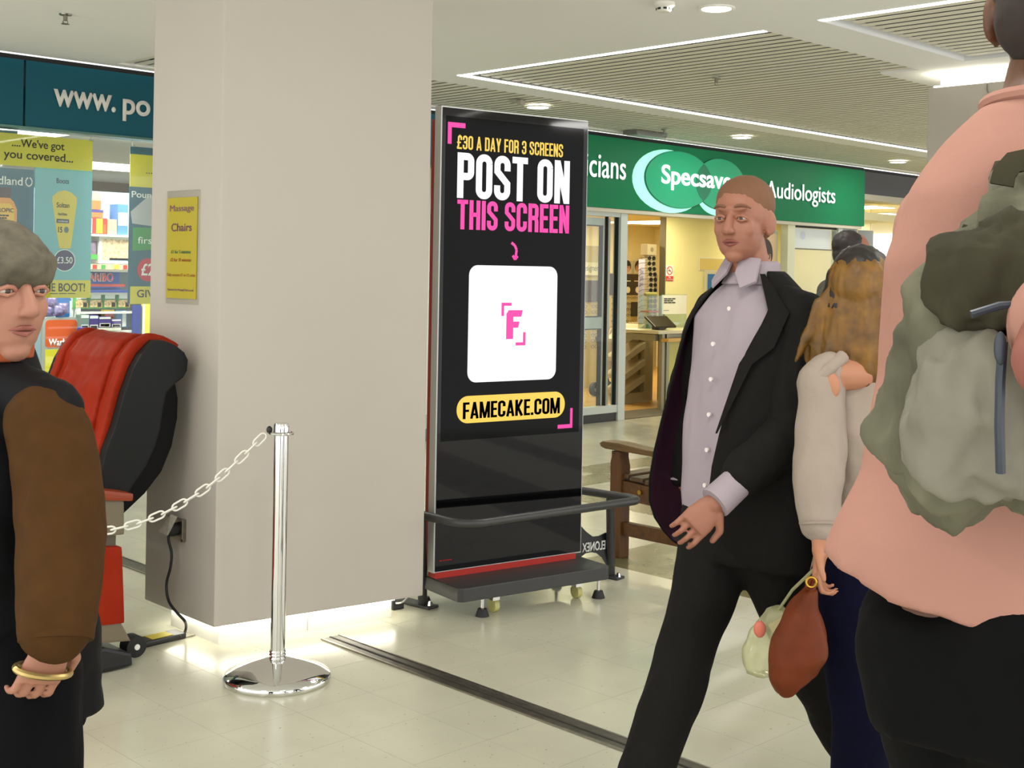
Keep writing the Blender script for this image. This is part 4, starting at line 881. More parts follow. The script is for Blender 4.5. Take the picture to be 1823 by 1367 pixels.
lettering('HARIBO', (4.705, 9.735, 1.362), UX, .255, .062, M('letter_red_print', (176, 52, 44), .4), [o for o in bpy.data.objects if o.name == 'sweet_bag'][0], bold=.012, ext=.004)
for k, (x0, x1) in enumerate(((4.634, 4.757), (4.757, 4.88), (4.88, 5.004), (5.004, 5.125))):
    pack('sweet_bag', ('first', 'second', 'third', 'fourth')[k]+' green sweet bag from the lotion poster, in the row below the blue bag', 'bag', x0, x1-.003, 1.132, 1.268, HG, dep=.07, bag=True, band=[(.1, .9, .12, .55, M('gummy_mix', (226, 190, 130), .4, nz=(60, .5))), (.62, .95, .1, .4, HY), (.14, .86, .62, .86, PWH)], group='green sweet bags on the shelf')
pack('sweet_bag', 'small yellow and orange sweet bag under the green bags', 'bag', 4.877, 4.992, 1.0, 1.125, HY, dep=.05, bag=True, band=[(.15, .85, .45, .8, HO)])
pack('sweet_bag', 'cyan and white sweet bag hanging nearest the blue upright', 'bag', 5.006, 5.118, .978, 1.122, HC, dep=.05, bag=True, band=[(.42, .72, .05, .95, PWH), (.05, .4, .1, .4, M('print_slate2', (70, 90, 110), .4))])
pack('sweet_bag', 'dark red sweet bag left of the yellow one under the green bags', 'bag', 4.66, 4.87, 1.04, 1.11, M('foil_maroon', (90, 36, 30), .3), dep=.05, bag=True)
BAR = M('print_bar_grey', (170, 176, 180), .5)
for k, (x0, x1, z0, z1) in enumerate(((4.648, 4.72, .958, 1.09), (4.722, 4.80, .958, 1.085), (4.802, 4.91, .985, 1.072), (4.912, 5.0, .985, 1.05))):
    pack('carton', ('green white', 'tall purple topped', 'wide purple striped', 'low purple lidded')[k]+' carton in the row just above the red chair back', 'carton', x0, x1, z0, z1, (M('carton_sage', (120, 140, 130), .5), HP, HP, HP)[k], y=9.66, dep=.09, band=[(.08, .92, .05, .4, HW), (.14, .86, .08, .34, BAR), (.05, .95, .8, .97, PWH)])
pack('carton', 'cream tray carton directly behind the red chair back', 'carton', 4.78, 5.0, .957, .982, HW, y=9.66, dep=.09)
pack('display_tray', 'white framed tray of pale sweets above the gummy printed strip', 'tray', 4.84, 5.10, 1.505, 1.74, WHITE, dep=.16, band=[(.09, 1, .12, .86, M('sweet_mix', (224, 190, 150), .4, nz=(45, .45))), (.35, 1, .1, .2, M('pale_blue', (160, 196, 220), .5))])
pack('sweet_bag', 'purple and white sweet bag beside the white framed tray', 'bag', 4.745, 4.835, 1.53, 1.69, M('foil_violet', (130, 110, 130), .35, nz=(40, .4)), dep=.06, bag=True, band=[(.1, .9, .05, .3, HG)])
pack('display_strip', 'printed strip of gummy shapes above the large blue sweet bag', 'shelf strip', 4.66, 5.12, 1.457, 1.5, M('strip_cream', (226, 206, 160), .5), y=9.70, dep=.015, band=[(.22, .3, .1, .9, HRED), (.38, .46, .1, .9, HG), (.62, .72, .15, .9, HY), (.8, .88, .1, .9, HRED), (.92, .98, .1, .9, HG)])
pack('display_strip', 'plain blue shelf strip under the large blue sweet bag', 'shelf strip', 4.66, 5.10, 1.268, 1.289, M('strip_blue', (24, 60, 140), .4), y=9.70, dep=.015)
t = pack('display_card', 'arched pink topped display card on the top shelf of sweets', 'display', 4.755, 4.85, 1.945, 2.02, HBR, dep=.08)
MB().prism([(4.755, 2.02)]+[(4.80+.047*math.cos(math.radians(180-12*i)), 2.02+.07*math.sin(math.radians(12*i))) for i in range(16)], (0, 9.752, 0), UX, UZ, Yv, .006).build('arched_header', M('card_pink', (214, 140, 130), .5), t)
pack('carton', 'brown carton with a purple band on the top shelf', 'carton', 4.742, 4.87, 1.88, 1.943, HBR, dep=.16, band=[(0, 1, .7, 1, HP)])
pack('carton', 'red and yellow printed carton on the top shelf of sweets', 'carton', 4.742, 4.905, 1.747, 1.878, HRED, dep=.16, band=[(.05, .2, .05, .95, HW), (.42, .75, .05, .95, HY), (.78, .95, .05, .6, HO)])
pack('carton', 'plain peach carton on the top shelf', 'carton', 4.91, 4.99, 1.747, 1.87, M('carton_peach', (222, 180, 130), .6), dep=.14)
pack('carton', 'blue and white toothed carton on the top shelf nearest the pillar', 'carton', 4.995, 5.09, 1.747, 2.0, M('carton_blue', (70, 120, 200), .5), dep=.14, band=[(.08, .92, .3, .72, PWH)])
pack('display_board', 'dark blue upright display panel beside the yellow one', 'display', 5.125, 5.2, .9, 1.16, M('panel_navy', (20, 50, 140), .4), y=9.7, dep=.03)
pack('display_board', 'bright yellow upright panel nearest the big pillar', 'display', 5.21, 5.32, .8, 1.18, M('panel_yellow', (246, 220, 60), .4), y=9.7, dep=.03, band=[(0, .2, 0, 1, PWH)])
t = thing('bread_stand', (4.5, 9.5, 0), 'grey framed orange bread display behind the red chair', 'display')
MB().prism(rrect(4.36, 4.665, .60, 1.07, .04), (0, 9.72, 0), UX, UZ, Yv, .03).build('frame', M('stand_grey', (160, 164, 158), .4), t)
MB().prism(rrect(4.385, 4.645, .83, 1.05, .03), (0, 9.72, 0), UX, UZ, NYm, .003).build('orange_panel', M('stand_orange', (208, 88, 36), .45), t)
let_y('Warburtons', (4.41, 9.716, .842), (4.72, 9.716, .90), PWH, t, bold=.03)
MB().box(4.385, 4.53, 9.715, 9.72, .64, .815).build('yellow_panel', PYL, t); MB().box(4.38, 4.65, 9.71, 9.75, 0, .6).build('stand_leg', M('stand_grey', (160, 164, 158)), t)
pack('carton', 'deep violet carton in front of the orange bread display', 'carton', 4.585, 4.70, .86, .935, M('carton_indigo', (66, 54, 130), .5), y=9.6, dep=.1)
pack('carton', 'small royal blue carton on the deep violet carton', 'carton', 4.63, 4.70, .936, .99, M('carton_royal', (40, 50, 160), .5), y=9.6, dep=.08, band=[(.35, .65, .2, .8, PWH)])
t = thing('display_card', (4.57, 9.8, 1.04), 'round blue display card behind the grey framed bread display', 'display')
MB().prism([(4.56+.085*math.cos(2*PI*i/28), 1.15+.105*math.sin(2*PI*i/28)) for i in range(28)], (0, 9.8, 0), UX, UZ, Yv, .006).build('card', M('card_blue', (40, 110, 180), .45), t)
MB().box(4.62, 4.645, 9.79, 9.8, 1.045, 1.2).build('price_strip', PWH, t)
for k, (x, z) in enumerate(((4.42, 1.075), (4.50, 1.08), (4.45, 1.15), (4.53, 1.10))):
    pack('sweet_bag', ('lowest', 'second', 'topmost', 'innermost')[k]+' of the clear and purple sweet bags above the bread display', 'bag', x-.045, x+.045, z, z+.085, M('foil_lilac', (120, 106, 150), .25, nz=(50, .5)), y=9.73-.03*(k % 2), dep=.05, bag=True, group='purple sweet bags above the bread display')

# ---------------------------------------------------------------- optician fittings
BEI = M('stand_beige', (176, 162, 124), .5); BEID = M('stand_beige_dark', (130, 118, 84), .5); PAPER = M('paper_white', (226, 224, 206), .6)
ct = thing('service_counter', (11.4, 8.9, 0), 'curved glass and wood service counter just inside the optician entrance', 'counter')
MB().prism([(10.83, 8.72), (12.4, 8.70), (12.4, 9.3), (10.83, 9.3)], (0, 0, .84), UX, Yv, UZ, .035).build('counter_top', M('counter_top', (206, 200, 160), .35), ct, bevel=.004)
MB().prism([(10.93, 8.66), (12.4, 8.62), (12.4, 8.72), (10.93, 8.76)], (0, 0, .755), UX, Yv, UZ, .035).build('front_ledge', wood_mat('ledge_wood', (200, 150, 60), (220, 172, 80), .35), ct, bevel=.004)
for x in (10.97, 11.05): MB().box(x-.022, x+.022, 8.76, 8.81, 0, .84).build('post', M('post_grey', (140, 138, 112), .35, metal=.4), ct)
MB().box(11.07, 12.38, 8.78, 8.80, .05, .75).build('front_panel', M('panel_olive_yellow', (196, 188, 96), .4), ct)
MB().box(10.9, 12.38, 8.82, 9.28, .76, .83).build('shelf', M('post_grey', (140, 138, 112)), ct)
MB().box(11.4, 11.9, 8.79, 8.82, .755, .835).build('drawer', M('drawer_dark', (70, 62, 44), .4), ct)
md = thing('till_screen', (11.15, 8.9, .875), 'black tilted till screen on the optician counter', 'monitor')
p_ = Vector((11.06, 8.88, .965)); 
MB().obox(p_, (1, -.15, 0), Vector((.1, .75, .5)).normalized(), Vector((-.03, -.5, .76)).normalized(), .16, .10, .012).build('screen', M('till_black', (34, 28, 22), .25), md, bevel=.005)
MB().obox((11.12, 8.96, .91), UX, Yv, UZ, .05, .05, .035).build('stand', BLACKM, md, bevel=.006)
MB().tube([(11.17, 8.95, .90), (11.24, 8.95, .93), (11.28, 8.96, .9), (11.24, 8.97, .88)], .012, 8).build('cable', BLACKM, md, True)
lr = thing('leaflet_rack', (11.3, 9.15, .875), 'clear tiered leaflet and bottle stand with green base tubes on the counter', 'stand')
GG = glass_mat('clear_acrylic', (.88, .95, .9), .06, .12)
bxs = 11.28
MB().box(bxs-.13, bxs+.13, 9.12, 9.28, .876, 1.25).build('acrylic_case', GG, lr)
MB().cap((bxs-.10, 9.2, 1.268), (bxs+.08, 9.2, 1.268), .022).build('header_roll', M('olive_roll', (150, 144, 66), .5), lr, True)
MB().box(bxs-.1, bxs+.09, 9.14, 9.26, 1.06, 1.075).build('red_leaflets', M('leaflet_red', (200, 70, 56), .5), lr)
for k in range(3): MB().box(bxs-.12, bxs+.12, 9.13, 9.27, .88+.11*k, .885+.11*k).build('tier', GG, lr)
for k in range(6):
    x = 11.17+.055*k if k < 4 else 11.46+.06*(k-4)
    t = thing('spray_bottle', (x, 9.16, .88), ('first', 'second', 'third', 'fourth', 'fifth', 'sixth')[k]+' clear spray bottle with a green base from the till screen, on the counter', 'bottle', 'spray bottles on the counter')
    MB().cyl((x, 9.16, .88), (x, 9.16, .925), .018, seg=12).build('green_base', M('bottle_green', (40, 120, 70), .3), t, True)
    MB().lathe((x, 9.16, .88), [(.001, .045), (.018, .045), (.018, .085), (.008, .1), (.008, .125), (.001, .125)], 12).build('bottle_body', GG, t, True)
nc = thing('counter_notice', (11.75, 9.2, .98), 'white printed notice in a clear holder beside the leaflet stand', 'notice')
MB().box(11.47, 11.93, 9.19, 9.195, 1.035, 1.255).build('paper', PAPER, nc); MB().box(11.46, 11.94, 9.196, 9.2, .876, 1.265).build('holder', GG, nc)
print_lines(nc, 11.5, 11.72, 1.155, 1.222, 3, 9.189); print_lines(nc, 11.5, 11.6, 1.075, 1.083, 1, 9.189)
ns = thing('no_smoking_sign', (11.86, 9.388, 1.42), 'small red and white no smoking sign on the cream wall', 'sign')
MB().box(11.785, 11.925, 9.393, 9.399, 1.42, 1.60).build('plate', PWH, ns)
RS = M('sign_red', (206, 60, 40), .5); cxn, czn = 11.855, 1.542
MB().prism([(cxn+.058*math.cos(2*PI*i/32), czn+.052*math.sin(2*PI*i/32)) for i in range(32)], (0, 9.393, 0), UX, UZ, NYm, .001).build('red_ring', RS, ns)
MB().prism([(cxn+.044*math.cos(2*PI*i/32), czn+.04*math.sin(2*PI*i/32)) for i in range(32)], (0, 9.392, 0), UX, UZ, NYm, .001).build('white_disc', PWH, ns)
MB().prism([(cxn-.03, czn-.006), (cxn+.022, czn-.012), (cxn+.022, czn), (cxn-.03, czn+.006)], (0, 9.391, 0), UX, UZ, NYm, .001).build('cigarette_print', INK, ns)
MB().prism([(cxn-.036, czn+.028), (cxn-.03, czn+.034), (cxn+.036, czn-.026), (cxn+.03, czn-.032)], (0, 9.390, 0), UX, UZ, NYm, .001).build('slash', RS, ns)
MB().prism([(11.785, 1.42), (11.925, 1.42), (11.925, 1.478), (11.785, 1.478)], (0, 9.393, 0), UX, UZ, NYm, .001).build('red_panel', RS, ns)
let_y('No', (11.835, 9.392, 1.452), (11.875, 9.392, 1.471), PWH, ns, bold=.02); let_y('smoking', (11.80, 9.392, 1.428), (11.912, 9.392, 1.446), PWH, ns, bold=.02)
hp = thing('framed_poster', (12.9, 9.38, 1.0), 'framed blue poster with white capitals on the cream wall', 'poster')
MB().box(12.54, 13.25, 9.375, 9.398, .72, 1.55).build('frame', M('poster_frame', (206, 200, 170), .4), hp); MB().box(12.58, 13.21, 9.37, 9.376, .76, 1.51).build('print', M('poster_blue', (44, 110, 176), .5), hp)
let_y('HE', (12.64, 9.37, 1.2), (12.92, 9.37, 1.32), PWH, hp, bold=.02)
tp = thing('poster_card', (12.62, 9.385, 1.56), 'plain cream card on the wall above the framed blue poster', 'card')
MB().box(12.44, 12.95, 9.388, 9.399, 1.56, 1.70).build('card', M('card_cream', (214, 190, 110), .6), tp); MB().box(12.43, 12.96, 9.392, 9.3995, 1.55, 1.71).build('backing', PAPER, tp)
# eyewear
GLK = M('eyewear_black', (20, 18, 14), .3); LENSM = M('sun_lens', (24, 24, 20), .1); GLB = M('eyewear_brown', (94, 70, 40), .35)
def spectacles(name, c, s, label, cat, group, mat=GLK, sun=False, side=False):
    c = V(c); t = thing(name, c, label, cat, group)
    u = Yv if side else UX; n = Vector((-1, 0, 0)) if side else NYm
    for k in (-1, 1):
        cc = c+u*k*.034*s
        ring = [cc+u*.026*s*math.cos(2*PI*i/16)+UZ*.02*s*math.sin(2*PI*i/16) for i in range(16)]
        if sun: MB().rings([[p+n*.002 for p in ring], [p-n*.002 for p in ring]]).build('lens', LENSM, t)
        MB().tube(ring, .003*s, 6, True).build('rim', mat, t)
        MB().tube([c+u*k*.062*s+UZ*.008*s, c+u*k*.068*s+UZ*.004*s-n*.09*s, c+u*k*.066*s-UZ*.02*s-n*.13*s], .0026*s, 6).build('temple', mat, t)
    MB().tube([c-u*.009*s+UZ*.004*s, c+UZ*.009*s, c+u*.009*s+UZ*.004*s], .0026*s, 6).build('bridge', mat, t)
    return t
tw = thing('eyewear_tower', (11.66, 9.6, 0), 'tall narrow beige eyewear tower at the corner of the cream wall', 'display stand')
MB().box(11.60, 11.73, 9.52, 9.60, 0, 1.74).build('column', BEI, tw, bevel=.004); MB().box(11.565, 11.735, 9.50, 9.6, 1.72, 1.85).build('header', BEI, tw, bevel=.004)
MB().prism([(11.65+.028*math.cos(2*PI*i/20), 1.785+.028*math.sin(2*PI*i/20)) for i in range(20)], (0, 9.5, 0), UX, UZ, NYm, .002).build('round_badge', BEID, tw)
MB().box(11.45, 11.56, 9.53, 9.536, .92, 1.67).build('price_sheet', M('sheet_lilac', (216, 208, 220), .6), tw)
for k, (w_, z_) in enumerate((('The', 1.5), ('us', 1.42), ('eye', 1.34))): let_y(w_, (11.465, 9.53, z_), (11.53, 9.53, z_+.05), M('print_lilac', (150, 140, 170), .6), tw)
for k in range(12): MB().cyl((11.62+.05*(k % 2), 9.52, 1.65-.062*k), (11.66, 9.47, 1.66-.062*k), .003, seg=6).build('peg', GLK, tw)
t0 = spectacles('sunglasses', (11.455, 9.345, 1.68), 1.15, 'topmost pair of dark sunglasses on the tall beige tower', 'sunglasses', 'sunglasses down the tall tower', GLK, True)
od = ('second', 'third', 'fourth', 'fifth', 'sixth', 'seventh', 'eighth', 'ninth', 'tenth', 'eleventh', 'twelfth', 'thirteenth')
for k in range(11): dup(t0, (11.455+.012*min(k, 3), 9.345, 1.68-.062*(k+1)), od[k]+' pair from the top of dark sunglasses on the tall beige tower')
rk = thing('tray_rack', (11.32, 9.5, 0), 'beige tiered rack with four slanted trays inside the optician entrance', 'display stand')
MB().prism([(11.055, 0), (11.545, 0), (11.545, .12), (11.18, .12)], (0, 9.42, 0), UX, UZ, Yv, .3).build('base', BEI, rk, bevel=.006)
MB().box(11.47, 11.545, 9.44, 9.70, .12, .92).build('upright', BEI, rk, bevel=.004)
MB().box(11.43, 11.475, 9.50, 9.64, .12, .88).build('dark_channel', BEID, rk)
for z in (.15, .33, .53, .74): MB().prism([(11.08, z), (11.12, z-.05), (11.47, z+.10), (11.47, z+.17), (11.43, z+.16)], (0, 9.42, 0), UX, UZ, Yv, .3).build('tray', M('tray_beige', (196, 182, 144), .45), rk, bevel=.004)
for z in (.15, .33, .53, .74): MB().prism([(11.13, z+.005), (11.40, z+.13), (11.40, z+.137), (11.13, z+.012)], (0, 9.43, 0), UX, UZ, Yv, .28).build('tray_liner', PAPER, rk)
pk = thing('pushchair', (11.35, 9.95, 0), 'dark pushchair parked behind the tiered beige rack', 'pushchair')
for x, y in ((11.52, 9.9), (11.75, 9.9), (11.52, 10.25), (11.75, 10.25)):
    w_ = MB().cyl((x, y-.02, .085), (x, y+.02, .085), .085, seg=24).build('wheel', RUB, pk, True); MB().cyl((x, y-.024, .085), (x, y+.024, .085), .03, seg=12).build('hub', STEEL, w_, True)
for y in (9.92, 10.23):
    MB().tube([(11.5, y, .1), (11.8, y, .5), (11.95, y, .95)], .013, 8).build('frame_tube', GLK, pk, True); MB().tube([(11.78, y, .1), (11.6, y, .5), (11.5, y, .72)], .013, 8).build('frame_tube', GLK, pk, True)
MB().prism([(11.5, .42), (11.56, .38), (11.85, .42), (11.98, .8), (11.92, .82), (11.82, .47)], (0, 9.94, 0), UX, UZ, Yv, .28).build('seat', M('pushchair_fabric', (60, 30, 44), .8), pk, bevel=.01)
cbg = thing('carrier_bag', (11.25, 9.9, .36), 'cream carrier bag hanging on the pushchair beyond the beige rack', 'bag')
blob('bag_body', MB().rings([[(11.40+w*math.cos(2*PI*i/16), 9.86+d_*math.sin(2*PI*i/16), z) for i in range(16)] for z, w, d_ in ((.33, .15, .06), (.4, .19, .08), (.6, .17, .07), (.76, .14, .03))]), M('bag_cream', (226, 204, 168), .6), cbg, .014, 3, ((9, 9, 9), .012))
for s_ in (-1, 1): MB().tube(bez(V((11.40-.07, 9.86+.02*s_, .75)), V((11.40, 9.86+.02*s_, .95)), V((11.40+.07, 9.86+.02*s_, .75))), .006, 6).build('handle', M('bag_cream', (226, 204, 168)), cbg, True)
bb = thing('handbag', (11.62, 9.84, .4), 'small tan handbag hanging beside the cream carrier bag', 'bag')
blob('bag_body', MB().box(11.58, 11.74, 9.80, 9.86, .42, .58), M('tan_leather', (160, 84, 34), .5), bb, .01, 4); MB().tube(bez(V((11.60, 9.83, .57)), V((11.66, 9.83, .82)), V((11.72, 9.83, .57))), .006, 6).build('strap', M('tan_leather', (160, 84, 34)), bb, True)
# display bays on the far wall
def bay(x0, x1, y, label, hdr=True, z0=0, z1=1.5):
    t = thing('eyewear_bay', ((x0+x1)/2, y, z0), label, 'display')
    MB().box(x0, x1, y-.03, y, z0, z1).build('back_panel', M('bay_back', (196, 184, 130), .5), t)
    if hdr: MB().box(x0+.01, x1-.01, y-.045, y-.03, z1-.34, z1-.01).build('dark_header', M('bay_header', (58, 46, 34), .5), t)
    for x in (x0, x1): MB().box(x-.012, x+.012, y-.06, y, z0, z1).build('side_rail', BEI, t)
    return t
def frames_on(x0, x1, y, z0, z1, nc_, nr, s, grp, lab, mat=GLB):
    first = None; od_ = ('first', 'second', 'third', 'fourth', 'fifth', 'sixth', 'seventh', 'eighth', 'ninth')
    for c_ in range(nc_):
        for r_ in range(nr):
            p = (x0+(x1-x0)*(c_+.5)/nc_, y, z1-(z1-z0)*(r_+.5)/nr)
            l_ = lab+', '+od_[r_]+' row down'+(', '+od_[c_]+' from the left' if nc_ > 1 else '')
            if first is None: first = spectacles('spectacles', p, s, l_, 'spectacles', grp, mat)
            else: dup(first, p, l_)
b1 = bay(15.15, 15.66, 12.98, 'eyewear display bay with two pale discs on a dark header, seen through the entrance')
for x in (15.28, 15.52):
    MB().prism([(x+.055*math.cos(2*PI*i/20), 1.24+.05*math.sin(2*PI*i/20)) for i in range(20)], (0, 12.935, 0), UX, UZ, NYm, .004).build('pale_disc', PAPER, b1)
    print_lines(b1, x-.09, x+.07, 1.365, 1.39, 1, 12.935, PAPER)
MB().box(15.33, 15.50, 12.90, 12.905, .82, 1.05).build('black_card', M('card_black', (30, 30, 26), .5), b1)
frames_on(15.17, 15.65, 12.93, .34, 1.16, 3, 9, 1.0, 'spectacles on the bay with two discs', 'spectacles under the two pale discs')
b2 = bay(15.70, 15.97, 12.98, 'narrow eyewear bay with a dark header beside the tall tower')
frames_on(15.71, 15.96, 12.93, .34, 1.16, 1, 9, 1.1, 'spectacles on the narrow bay', 'spectacles on the narrow bay beside the tall tower')
b3 = bay(13.9, 15.1, 12.98, 'wide eyewear bay with a dark header seen through the glass door')
frames_on(13.95, 15.08, 12.93, .34, 1.16, 5, 9, 1.0, 'spectacles on the wide bay', 'spectacles on the wide far bay')
SKIN_P = M('print_skin', (206, 160, 124), .5); HAIR_P = M('print_hair', (58, 40, 30), .5)
def face_print(t, cx, cz, w, h, y, glasses=True, bob=False):
    flat(t, [(cx+w*.62*math.cos(2*PI*i/28), cz+h*.1+h*.62*math.sin(2*PI*i/28)*(1 if math.sin(2*PI*i/28) > 0 or not bob else .8)) for i in range(28)], HAIR_P, y, 'hair_print')
    flat(t, [(cx+w*.46*math.cos(2*PI*i/28), cz-h*.08+h*.5*math.sin(2*PI*i/28)) for i in range(28)], SKIN_P, y-.0014, 'face_print')
    flat(t, [(cx-w*.46, cz+h*.16), (cx+w*.46, cz+h*.12), (cx+w*.42, cz+h*.42), (cx, cz+h*.6), (cx-w*.42, cz+h*.42)], HAIR_P, y-.0028, 'fringe_print')
    for k in (-1, 1):
        ring = [(cx+k*w*.2+w*.15*math.cos(2*PI*i/16), cz+h*.02+h*.10*math.sin(2*PI*i/16)) for i in range(16)]
        MB().tube([(p[0], y-.005, p[1]) for p in ring], w*.018, 5, True).build('glasses_print', INK, t)
    flat(t, [(cx-w*.14, cz-h*.34), (cx, cz-h*.37), (cx+w*.14, cz-h*.34), (cx, cz-h*.32)], M('print_lip', (170, 90, 84), .5), y-.0028, 'mouth_print')
for k, (x0, x1, y, z0, z1, l) in enumerate(((15.16, 15.38, 12.95, 1.5, 1.70, 'photo of a dark haired man in glasses above the far eyewear bay'), (15.44, 15.66, 12.95, 1.5, 1.70, 'second photo above the far eyewear bay, beside the dark haired man'), (12.93-2.2, 12.93-2.2+.3, 11.008, 1.38, 1.78, 'photo of a dark haired woman behind the glass door'))):
    t = thing('portrait_card', ((x0+x1)/2, y, z0), l, 'poster')
    MB().box(x0, x1, y, y+.006, z0, z1).build('card', M('card_grey', (206, 200, 176), .6), t); face_print(t, (x0+x1)/2, (z0+z1)/2, (x1-x0)*.7, (z1-z0)*.75, y)
ds = thing('brand_strip', (11, 11.0, 1.25), 'white header strip with grey lettering behind the glass door', 'sign')
q0 = (12.070, 11.000, 1.487); q1 = (12.394, 11.000, 1.615)
MB().box(q0[0]-.2, q1[0]+.06, 10.99, 11.0, q0[2]-.02, q1[2]+.02).build('strip', PAPER, ds)
let_y('designer', (q0[0]-.02, 10.99, q0[2]+.015), (q1[0]-.01, 10.99, q1[2]-.015), M('print_grey', (110, 110, 104), .5), ds)
b4 = bay(q0[0]-.3, q1[0]+.10, 11.045, 'eyewear bay under the white lettered strip behind the glass door', False, 0, 1.85)
MB().box(q0[0]-.28, q1[0]+.08, 11.0, 11.015, 1.12, 1.4).build('dark_header', M('bay_header', (58, 46, 34)), b4)
frames_on(q0[0]-.28, q1[0]+.06, 11.0, .5, 1.1, 3, 8, 1.0, 'spectacles behind the glass door', 'spectacles under the white lettered strip')
for p, l in (((14.279, 12.059, 2.250), 'nearest'), ((14.551, 11.899, 2.250), 'second'), ((14.202, 11.469, 2.250), 'third')):
    t = thing('ceiling_panel_light', (p[0], min(p[1], 12.6), 2.23), l+' of the pale panel lights in the optician ceiling', 'ceiling light')
    MB().box(p[0]-.3, p[0]+.3, min(p[1], 12.6)-.3, min(p[1], 12.6)+.3, 2.243, 2.25).build('diffuser', M('panel_diffuser', (255, 246, 220)), t); MB().box(p[0]-.32, p[0]+.32, min(p[1], 12.6)-.32, min(p[1], 12.6)+.32, 2.249, 2.255).build('frame', WHITE, t)
# right hand optician window
wp = thing('window_poster', (12.5, 8.51, .9), 'cream poster of a dark bobbed woman wearing glasses, beside the suited man', 'poster')
MB().box(12.24, 12.745, 8.50, 8.506, .9, 2.0).build('sheet', M('poster_cream', (226, 196, 150), .5), wp); face_print(wp, 12.52, 1.72, .24, .3, 8.50, True, True)
hb = thing('hanging_board', (13.4, 8.52, 1.85), 'white hanging board with a faint lilac mark in the optician window', 'sign')
MB().box(12.99, 13.95, 8.51, 8.52, 1.845, 2.085).build('board', M('board_white', (226, 220, 214), .5), hb)
MB().prism([(13.32+.06*math.cos(2*PI*i/24), 2.0+.05*math.sin(2*PI*i/24)) for i in range(24)], (0, 8.51, 0), UX, UZ, NYm, .001).build('lilac_mark', M('mark_lilac', (196, 186, 214), .5), hb)
MB().cyl((13.02, 8.515, 2.085), (13.02, 8.515, 2.112), .003, seg=6).build('cord', STEEL, hb); MB().cyl((13.9, 8.515, 2.085), (13.9, 8.515, 2.112), .003, seg=6).build('cord', STEEL, hb)
b5 = bay(13.1, 13.95, 9.12, 'eyewear bay with two dark badges behind the right hand optician window', False, 0, 1.66)
for x in (13.33, 13.52): MB().prism([(x, 1.50), (x+.035, 1.56), (x+.028, 1.61), (x, 1.625), (x-.028, 1.61), (x-.035, 1.56)], (0, 9.09, 0), UX, UZ, NYm, .006).build('dark_badge', M('badge_dark', (70, 66, 40), .4), b5)
frames_on(13.22, 13.93, 9.07, .7, 1.5, 4, 8, .9, 'spectacles in the right hand window', 'spectacles under the two dark badges', GLB)

# ---------------------------------------------------------------- people
FW = _f; RT = _rt
def axes(F):
    F = Vector((F.x, F.y, 0)).normalized(); return F, UZ.cross(F)
def head_prims(mb, c, F, s=1.0, nose=1.0):
    F, S = axes(F); c = V(c)
    mb.ell(c+UZ*.028*s-F*.012*s, S*.076*s, F*.096*s, UZ*.088*s, 24, 16)
    mb.ell(c-UZ*.03*s+F*.02*s, S*.063*s, F*.071*s, UZ*.082*s, 24, 14)
    mb.ell(c-UZ*.092*s+F*.058*s, S*.026*s, F*.022*s, UZ*.021*s)
    mb.ell(c-UZ*.065*s+F*.03*s, S*.052*s, F*.055*s, UZ*.04*s)
    mb.ell(c+UZ*.033*s+F*.078*s, S*.046*s, F*.012*s, UZ*.011*s)
    mb.cap(c+UZ*.014*s+F*.086*s, c-UZ*.026*s+F*(.104*s*nose), .009*s, .0135*s)
    for k in (-1, 1):
        mb.ell(c-UZ*.03*s+F*(.098*s)+S*k*.011*s, S*.008*s, F*.010*s, UZ*.008*s)
        mb.ell(c-UZ*.022*s+F*.056*s+S*k*.034*s, S*.024*s, F*.022*s, UZ*.03*s)
        mb.ell(c-UZ*.004*s-F*.008*s+S*k*.077*s, (S*.4*k-F*.9)*.021*s, S*k*.009*s+F*.004*s, UZ*.033*s)
        mb.ell(c-UZ*.028*s-F*.002*s+S*k*.074*s, F*.010*s, S*.007*s, UZ*.012*s)
